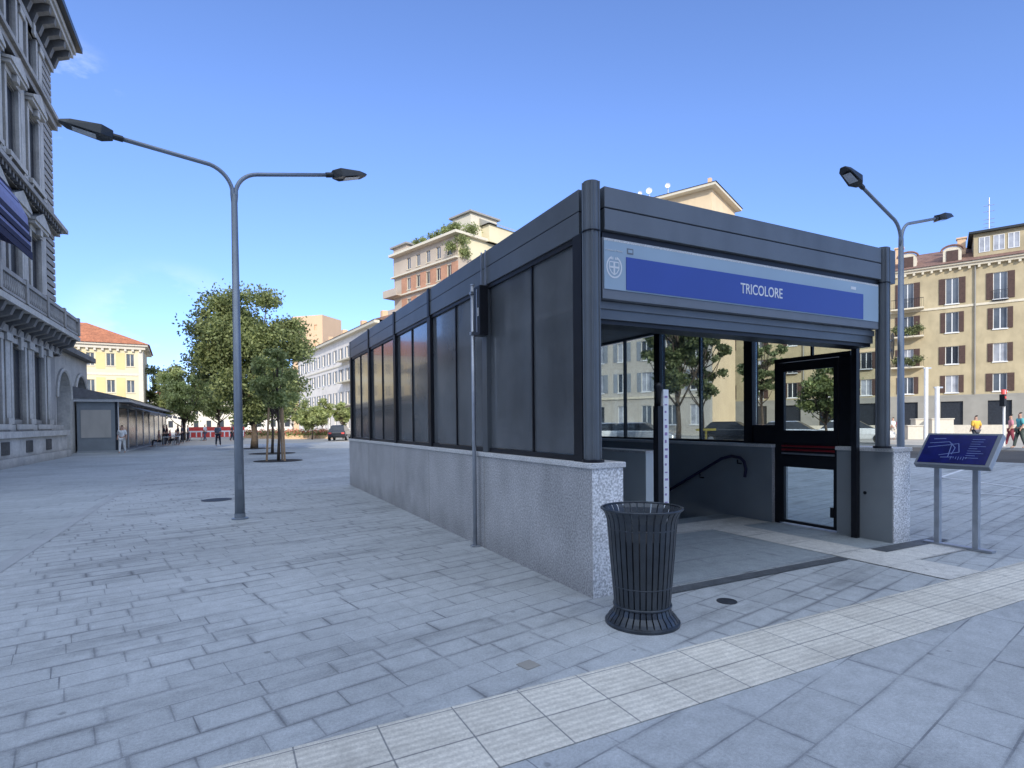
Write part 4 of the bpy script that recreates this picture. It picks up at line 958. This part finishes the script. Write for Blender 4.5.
for i in range(5): k = MB(); k.add([(i*6+.4, .1, 3.0), (i*6+5.4, .1, 3.0), (i*6+5.4, -1.5, 2.5), (i*6+.4, -1.5, 2.5), (i*6+.4, -1.5, 2.3), (i*6+5.4, -1.5, 2.3)], [(0, 1, 2, 3), (3, 2, 5, 4)]); k.build('canopy', M['ceiling'], pv)
MB().box(-.1, PVL, -.3, 2.25, 0, .1).build('floor_slab', M['kerb'], pv)

# --- unseen building added behind the viewer to cast shade over the square
bl, br = Vector((-39, -18)), Vector((72, -46.5)); dv = (bl-br).normalized(); LB = (bl-br).length
oo = [(x, x+1.4, z, z+2.0) for x in [4+9.5*i for i in range(11)] for z in (1.2, 5.2, 9.2, 13.2, 17.2, 21.2, 25.2)]
BB = bldg('shade_building', (br.x, br.y, 0), math.atan2(dv.y, dv.x), LB, 14, 30, 'whitewall', 'unseen tall pale building added behind the viewer to shade the square', ops=oo)
for o_ in oo: MB().box(o_[0], o_[1], .17, .2, o_[2], o_[3]).build('window', M['darkwin'], BB)

# ------------------------------------------------------------------ red barrier, bushes, bollards
for i in range(4):
    x, y, _ = at(196+i*14, 59+i*.6)
    bb = empty('site_barrier', (x, y, 0), .15, ('leftmost', 'second from left', 'third from left', 'rightmost')[i] + ' of the red and white site barriers beyond the square', 'barrier', 'red site barriers')
    MB().box(-.68, .68, -.03, .03, .35, 1.45).build('panel', M['brightred'], bb)
    k = MB(); k.box(-.68, .68, -.045, -.03, .9, 1.05)
    for s_ in (-.6, 0, .5): k.box(s_, s_+.12, -.045, -.03, .4, .9)
    k.build('white_stripes', M['white'], bb)
    for s_ in (-.55, .55): k = MB(); k.box(s_-.05, s_+.05, -.25, .25, 0, .06); k.box(s_-.02, s_+.02, -.02, .02, .06, .35); k.build('foot', M['galv'], bb)
for (px, Y, lb) in ((248, 70, 'low orange hedge right of the red barriers'), (268, 66, 'low hedge behind the staked tree'), (286, 64, 'low hedge with reddish flowers, centre'), (303, 63, 'low hedge left of the dark car'), (322, 64, 'low hedge touching the dark car')):
    x, y, _ = at(px, Y); e = empty('flower_bush', (x, y, 0), 0, lb, 'bush', 'street flower bushes')
    leaves('foliage', M['leaf_lt'], e, [(dx, 0, .6, .55) for dx in (-.8, -.3, .3, .8)], 900, .10, px)
    leaves('flowers', cloth((.6, .22, .16)), e, [(dx, -.2, .8, .5) for dx in (-.7, 0, .7)], 260, .09, px+1)
    MB().box(-1.2, 1.2, -.3, .3, 0, .4).build('planter', M['beige'], e)

# ------------------------------------------------------------------ cars
def car(loc, rz, paint, label):
    e = empty('parked_car', loc, rz, label, 'car', 'parked cars')
    b_ = MB(); secs = [(-2.15, .45, .80, .78), (-2.0, .32, .95, .84), (-1.2, .28, 1.0, .88), (.9, .28, .98, .88), (1.7, .30, .88, .86), (2.1, .38, .72, .78), (2.2, .45, .60, .66)]
    vs = []; fs = []
    for (x, z0, z1, hw_) in secs: vs += [(x, -hw_*.94, z0), (x, -hw_, (z0+z1)/2), (x, -hw_*.93, z1), (x, hw_*.93, z1), (x, hw_, (z0+z1)/2), (x, hw_*.94, z0)]
    for i in range(len(secs)-1):
        for q in range(6): fs.append((i*6+q, i*6+(q+1) % 6, i*6+6+(q+1) % 6, i*6+6+q))
    fs += [tuple(range(5, -1, -1)), tuple((len(secs)-1)*6+q for q in range(6))]
    b_.add(vs, fs); b_.build('body', M[paint], e, smooth=False, bevel=.05)
    k = MB(); k.add([(-1.95, -.72, .95), (-1.95, .72, .95), (1.1, .76, .95), (1.1, -.76, .95), (-1.45, -.6, 1.44), (-1.45, .6, 1.44), (.25, .62, 1.46), (.25, -.62, 1.46)], [(0, 1, 5, 4), (1, 2, 6, 5), (2, 3, 7, 6), (3, 0, 4, 7), (4, 5, 6, 7)])
    cb = k.build('cabin', M['darkwin'], e)
    k = MB(); k.add([(-1.47, -.61, 1.43), (-1.47, .61, 1.43), (.27, .63, 1.45), (.27, -.63, 1.45), (-1.3, -.5, 1.50), (-1.3, .5, 1.50), (.1, .52, 1.51), (.1, -.52, 1.51)], [(0, 1, 5, 4), (1, 2, 6, 5), (2, 3, 7, 6), (3, 0, 4, 7), (4, 5, 6, 7)]); k.build('roof', M[paint], cb)
    for x in (-1.35, 1.35):
        for y in (-.78, .78):
            t = MB(); t.tube([(x, y-.1, .32), (x, y+.1, .32)], .32, 18); wo = t.build('wheel', M['rubber'], e)
            MB().tube([(x, y-.11, .32), (x, y+.11, .32)], .19, 12).build('rim', M['galv'], wo)
    for y in (-.6, .6):
        MB().box(2.12, 2.19, y-.16, y+.16, .60, .72).build('headlight', M['lens'], e); MB().box(-2.17, -2.1, y-.14, y+.14, .66, .82).build('tail_light', M['brightred'], e)
    return e
x, y, _ = at(340, 56); car((x, y, 0), R(98), 'carblack', 'dark parked car just left of the far end of the entrance')
for (px, Y, rz, pn, lb) in ((612, 37, -25, 'carwhite', 'white car seen through the leftmost clear glass bay'), (643, 36, -30, 'carsilver', 'silver car seen through the glass beside the white car'), (735, 38, -35, 'carblack', 'dark car seen through the glass below the pale facade'), (795, 36, -35, 'carsilver', 'silver car seen through the side door glass'), (855, 37, -35, 'carwhite', 'white car seen through the narrow glass beside the right column')):
    x, y, _ = at(px, Y); car((x, y, 0), R(rz), pn, lb)
x, y, _ = at(706, 26); yb = empty('yellow_stand', (x, y, 0), A, 'yellow T-shaped stand seen through the entrance glass', 'stand')
MB().box(-.03, .03, -.03, .03, 0, 1.1).build('post', M['yellowpaint'], yb); MB().box(-.6, .6, -.04, .04, 1.1, 1.2).build('top_bar', M['yellowpaint'], yb); MB().box(-.2, .2, -.2, .2, 0, .04).build('base', M['yellowpaint'], yb)

# ------------------------------------------------------------------ traffic light, poles, blocks on the right
x, y, _ = at(1004, 31)
tl = empty('traffic_light', (x, y, 0), A, 'pedestrian traffic light on a white pole at the far right kerb', 'traffic light')
MB().tube([(0, 0, 0), (0, 0, 3.1)], .06, 10).build('pole', M['white'], tl); MB().box(-.28, -.04, -.12, .1, 2.2, 2.85).build('signal_box', M['black'], tl)
MB().box(-.30, .16, -.05, .02, 2.86, 3.12).build('red_plate', M['brightred'], tl)
k = MB(); k.tube([(-.16, -.12, 2.68), (-.16, -.14, 2.68)], .08, 12); k.build('red_lens', M['brightred'], tl)
for (px, Y, h_, lb) in ((926, 40, 5.2, 'taller white pole with a top bracket beyond the map board'), (937, 36, 3.6, 'shorter white post right of the taller white pole')):
    x, y, _ = at(px, Y); p_ = empty('white_pole', (x, y, 0), 0, lb, 'pole', 'white poles by the road')
    MB().tube([(0, 0, 0), (0, 0, h_)], .13, 10).build('shaft', M['white'], p_); MB().box(-.2, .35, -.04, .04, h_-.1, h_).build('bracket', M['galv'], p_)
for (px, Y, w_, h_, lb) in ((925, 44, 1.6, 1.5, 'white stone block left of the two poles'), (940, 43, 1.4, 1.5, 'white stone block between pole and grey shopfront'), (913, 43, 1.0, 1.0, 'smaller grey block by the lamp pole')):
    x, y, _ = at(px, Y); k = MB(); k.box(-w_/2, w_/2, -.5, .5, 0, h_); k.box(-w_/2-.05, w_/2+.05, -.55, .55, h_, h_+.08)
    o = k.build('stone_block', M['palebase'], loc=(x, y, 0), rz=-.3, bevel=.02); tag(o, lb, 'stone block', 'stone blocks at the roadside')

# ------------------------------------------------------------------ people
def skin_mesh(name, pts, edges, root, m, parent, sub=1):
    me = bpy.data.meshes.new(name); me.from_pydata([p[:3] for p in pts], edges, []); o = bpy.data.objects.new(name, me); col.objects.link(o)
    sk = o.modifiers.new('skin', 'SKIN'); sk.use_smooth_shade = True
    for i, p in enumerate(pts):
        v = me.skin_vertices[0].data[i]; v.radius = (p[3], p[4] if len(p) > 4 else p[3]); v.use_root = (i == root)
    s_ = o.modifiers.new('sub', 'SUBSURF'); s_.levels = sub; s_.render_levels = sub
    dg = bpy.context.evaluated_depsgraph_get(); m2 = bpy.data.meshes.new_from_object(o.evaluated_get(dg)); bpy.data.objects.remove(o)
    m2.materials.clear(); m2.materials.append(m); o2 = bpy.data.objects.new(name, m2); col.objects.link(o2); o2.parent = parent
    m2.polygons.foreach_set('use_smooth', [True]*len(m2.polygons)); return o2
def person(loc, rz, label, top, legs, hair='hair', stride=.18, h=1.72, bag=None, seated=False, skirt=False, group='people on the square'):
    s = h/1.72; e = empty('person', loc, rz, label, 'person', group); e.scale = (s, s, s)
    if seated:
        hp = .50; kn = ((.10, .42, .50), (-.10, .42, .50)); an_ = ((.10, .44, .08), (-.10, .44, .08)); 
    else:
        hp = .92; kn = ((.10, stride*.6, .50), (-.10, -stride*.3, .50)); an_ = ((.10, stride, .09), (-.10, -stride, .11))
    dz = hp-.92
    B = [(0, 0, hp, .13, .10), (0, 0, hp+.2, .12, .09), (0, 0, hp+.42, .15, .10), (0, 0, hp+.54, .06), (0, .01, hp+.62, .075), (0, .015, hp+.73, .085),
         (.17, 0, hp+.46, .055), (.22, -.05, hp+.2, .042), (.22, .06+stride*.2, hp-.02, .03), (.22, .08+stride*.2, hp-.1, .03),
         (-.17, 0, hp+.46, .055), (-.22, -.02, hp+.2, .042), (-.22, .1, hp-.02, .03), (-.22, .12, hp-.1, .03),
         (.09, 0, hp-.05, .085), (*kn[0], .055), (*an_[0], .038), (an_[0][0], an_[0][1]+.14, .035, .03),
         (-.09, 0, hp-.05, .085), (*kn[1], .055), (*an_[1], .038), (an_[1][0], an_[1][1]+.14, .035, .03)]
    Ed = [(0, 1), (1, 2), (2, 3), (3, 4), (4, 5), (2, 6), (6, 7), (7, 8), (8, 9), (2, 10), (10, 11), (11, 12), (12, 13), (0, 14), (14, 15), (15, 16), (16, 17), (0, 18), (18, 19), (19, 20), (20, 21)]
    skin_mesh('body', B, Ed, 0, M['skin'], e)
    ix = [0, 1, 2, 6, 7, 10, 11]; mp_ = {v: i for i, v in enumerate(ix)}
    gr = lambda p, g: (*p[:3], *[q+g for q in (p[3:] if len(p) > 4 else (p[3], p[3]))])
    skin_mesh('shirt', [gr(B[i], .025) for i in ix], [(mp_[a], mp_[b_]) for a, b_ in Ed if a in mp_ and b_ in mp_], 0, cloth(top), e)
    ix = [0, 14, 15, 16, 18, 19, 20]; mp_ = {v: i for i, v in enumerate(ix)}
    skin_mesh('trousers', [gr(B[i], .02) for i in ix], [(mp_[a], mp_[b_]) for a, b_ in Ed if a in mp_ and b_ in mp_], 0, cloth(legs), e)
    skin_mesh('hair', [(0, -.01, hp+.79, .085), (0, -.04, hp+.72, .08)], [(0, 1)], 0, M[hair], e)
    if bag: MB().box(-.14, .14, -.26, -.12, hp+.1, hp+.5).build('backpack', cloth(bag), e, bevel=.04)
    return e
P = lambda px, Y: at(px, Y)
person(P(122, 33), R(200), 'person in white clothes walking by the pavilion corner', (.75, .75, .75), (.7, .7, .68), h=1.65)
person(P(218, 43.4), R(10), 'person in grey-blue top and dark trousers walking past the red barriers', (.22, .25, .34), (.03, .035, .06), bag=(.12, .14, .2))
for (px, Y, t, l, st_, lb) in ((164, 45, (.04, .04, .05), (.05, .05, .06), False, 'person in black standing at the pavilion tables'), (170, 46, (.45, .12, .12), (.05, .05, .07), True, 'seated person in a red top at the pavilion'), (176, 47, (.5, .5, .5), (.06, .06, .08), True, 'seated person in a pale top at the pavilion'),
                              (159, 43, (.3, .2, .2), (.04, .04, .05), True, 'seated person in a brown top at the pavilion front'), (182, 50, (.06, .07, .1), (.03, .03, .04), False, 'standing person in navy at the end of the pavilion'),
                              (167, 48, (.16, .05, .06), (.04, .04, .05), False, 'standing person in dark red between the cafe tables'), (178, 46, (.05, .05, .06), (.2, .2, .22), False, 'standing person in black with grey trousers by the cafe tables'), (188, 54, (.3, .32, .36), (.05, .05, .07), False, 'person in grey walking beyond the cafe tables')):
    if st_:
        ch = empty('cafe_chair', (P(px, Y)[0], Y, 0), R(120), 'cafe chair under the ' + lb, 'chair', 'cafe chairs')
        MB().box(-.2, .2, -.2, .2, .40, .44).build('seat', M['head'], ch); MB().box(-.2, .2, -.24, -.2, .44, .85).build('backrest', M['head'], ch)
        for a in (-.17, .17):
            for c_ in (-.17, .17): MB().box(a-.02, a+.02, c_-.02, c_+.02, 0, .40).build('leg', M['galv'], ch)
    person(P(px, Y), R(120), lb, t, l, seated=st_, stride=.1, group='people at the cafe pavilion')
x, y, _ = P(152, 42)
for i, (px, Y) in enumerate(((162, 44), (173, 46.5))):
    x, y, _ = P(px, Y); tb_ = empty('cafe_table', (x+.5, y-.6, 0), 0, ('cafe table nearer the palace', 'cafe table farther along the pavilion')[i], 'table', 'cafe tables')
    MB().tube([(0, 0, .72), (0, 0, .75)], .38, 20).build('table_top', M['white'], tb_); MB().tube([(0, 0, .02), (0, 0, .72)], .03, 8).build('leg', M['galv'], tb_); MB().tube([(0, 0, 0), (0, 0, .02)], .22, 14).build('foot', M['galv'], tb_)
person(P(893, 42), R(30), 'person in a white shirt beyond the right column', (.75, .75, .75), (.55, .5, .45), h=1.7)
person(P(900, 42.5), R(-20), 'person in a red shirt beside the lamp pole', (.6, .06, .08), (.08, .08, .1), h=1.7)
person(P(1011, 31), R(60), 'person in a pink and white top beside the traffic light', (.6, .25, .3), (.25, .05, .07), h=1.75)
person(P(1020, 28.5), R(75), 'person in a teal shirt at the right edge of the square', (.12, .42, .45), (.07, .09, .08), h=1.85)
person(P(976, 30), R(0), 'person in a yellow shirt behind the map board', (.80, .50, .08), (.1, .1, .12), h=1.72)
person(P(205, 58), R(90), 'person in a white top in front of the red barriers', (.7, .7, .7), (.1, .1, .15))
person(P(232, 56), R(-70), 'person in dark clothes right of the red barriers', (.1, .08, .08), (.05, .05, .06))

# ------------------------------------------------------------------ light, sky, camera
SKY = .235; EL = R(24); D = Vector((-.22, .975, 0)).normalized()
ld = Vector((D.x*math.cos(EL), D.y*math.cos(EL), -math.sin(EL)))
sun = bpy.data.lights.new('sun', 'SUN'); sun.energy = 3.7; sun.angle = R(.5); sun.color = (1, .93, .82)
so = bpy.data.objects.new('sun', sun); col.objects.link(so); so.rotation_euler = ld.to_track_quat('-Z', 'Y').to_euler()
w = bpy.data.worlds.new('World'); sc.world = w; w.use_nodes = True; nt = w.node_tree; L = nt.links.new
bg = nt.nodes['Background']; sk = nt.nodes.new('ShaderNodeTexSky'); sk.sky_type = 'NISHITA'; sk.sun_disc = False; sk.sun_elevation = EL
sk.sun_rotation = math.atan2(-D.x, -D.y); sk.air_density = 1.0; sk.dust_density = .05; sk.ozone_density = 2.5; sk.altitude = 900
tc = nt.nodes.new('ShaderNodeTexCoord')
# a few thin clouds low in the sky
mp = nt.nodes.new('ShaderNodeMapping'); mp.inputs['Scale'].default_value = (1, 1, 2.2); L(tc.outputs['Generated'], mp.inputs[0])
nz = nt.nodes.new('ShaderNodeTexNoise'); nz.inputs['Scale'].default_value = 4.5; nz.inputs['Detail'].default_value = 9; nz.inputs['Roughness'].default_value = .58; L(mp.outputs[0], nz.inputs['Vector'])
def blob(d, r0, r1):
    v = Vector(d).normalized(); dp = nt.nodes.new('ShaderNodeVectorMath'); dp.operation = 'DOT_PRODUCT'; dp.inputs[1].default_value = v; L(tc.outputs['Generated'], dp.inputs[0])
    m_ = nt.nodes.new('ShaderNodeMapRange'); m_.interpolation_type = 'SMOOTHSTEP'; m_.inputs[1].default_value = math.cos(r0); m_.inputs[2].default_value = math.cos(r1); L(dp.outputs['Value'], m_.inputs[0]); return m_.outputs[0]
b1 = blob((-.80, 1, .60), R(4.5), R(.5)); b2 = blob((-.60, 1, .115), R(9), R(2))
mxm = nt.nodes.new('ShaderNodeMath'); mxm.operation = 'MAXIMUM'; L(b1, mxm.inputs[0]); L(b2, mxm.inputs[1])
cm = nt.nodes.new('ShaderNodeMapRange'); cm.inputs[1].default_value = .45; cm.inputs[2].default_value = .68; L(nz.outputs['Fac'], cm.inputs[0])
mu = nt.nodes.new('ShaderNodeMath'); mu.operation = 'MULTIPLY'; L(cm.outputs[0], mu.inputs[0]); L(mxm.outputs[0], mu.inputs[1])
mx = nt.nodes.new('ShaderNodeMix'); mx.data_type = 'RGBA'; L(mu.outputs[0], mx.inputs[0]); L(sk.outputs[0], mx.inputs[6]); mx.inputs[7].default_value = (6.5, 6.6, 6.8, 1)

# made-up cloud veil behind the viewer, added to brighten the shaded square
gr_ = nt.nodes.new('ShaderNodeMix'); gr_.data_type = 'RGBA'; gr_.blend_type = 'MULTIPLY'; gr_.inputs[0].default_value = 1; L(mx.outputs[2], gr_.inputs[6]); gr_.inputs[7].default_value = (.87, .925, 1.20, 1)
sp_ = nt.nodes.new('ShaderNodeSeparateXYZ'); L(tc.outputs['Generated'], sp_.inputs[0])
hz_ = nt.nodes.new('ShaderNodeMapRange'); hz_.inputs[1].default_value = 0; hz_.inputs[2].default_value = .45; hz_.inputs[3].default_value = 1; hz_.inputs[4].default_value = 0; L(sp_.outputs[2], hz_.inputs[0])
g0 = gr_; gr_ = nt.nodes.new('ShaderNodeMix'); gr_.data_type = 'RGBA'; gr_.blend_type = 'MULTIPLY'; L(hz_.outputs[0], gr_.inputs[0]); L(g0.outputs[2], gr_.inputs[6]); gr_.inputs[7].default_value = (.70, .76, .92, 1)
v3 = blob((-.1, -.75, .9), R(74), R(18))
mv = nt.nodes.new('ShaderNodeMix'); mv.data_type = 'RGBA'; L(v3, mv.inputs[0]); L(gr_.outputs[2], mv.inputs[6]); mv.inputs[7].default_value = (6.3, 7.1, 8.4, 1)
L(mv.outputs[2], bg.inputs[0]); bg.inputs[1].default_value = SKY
cd = bpy.data.cameras.new('camera'); cam = bpy.data.objects.new('camera', cd); col.objects.link(cam); sc.camera = cam
cam.location = (0, 0, 1.55)
cam.rotation_euler = (Matrix.Rotation(math.pi/2 - .0168, 4, 'X') @ Matrix.Rotation(-.0100, 4, 'Z')).to_euler()
cd.lens = 562.07/1024*36; cd.sensor_width = 36; cd.shift_y = 48.42/1024; cd.clip_end = 3000; cd.clip_start = .05
sc.view_settings.view_transform = 'Standard'; sc.view_settings.look = 'None'; sc.view_settings.exposure = 0
sc.cycles.transparent_max_bounces = 24; sc.cycles.use_denoising = True
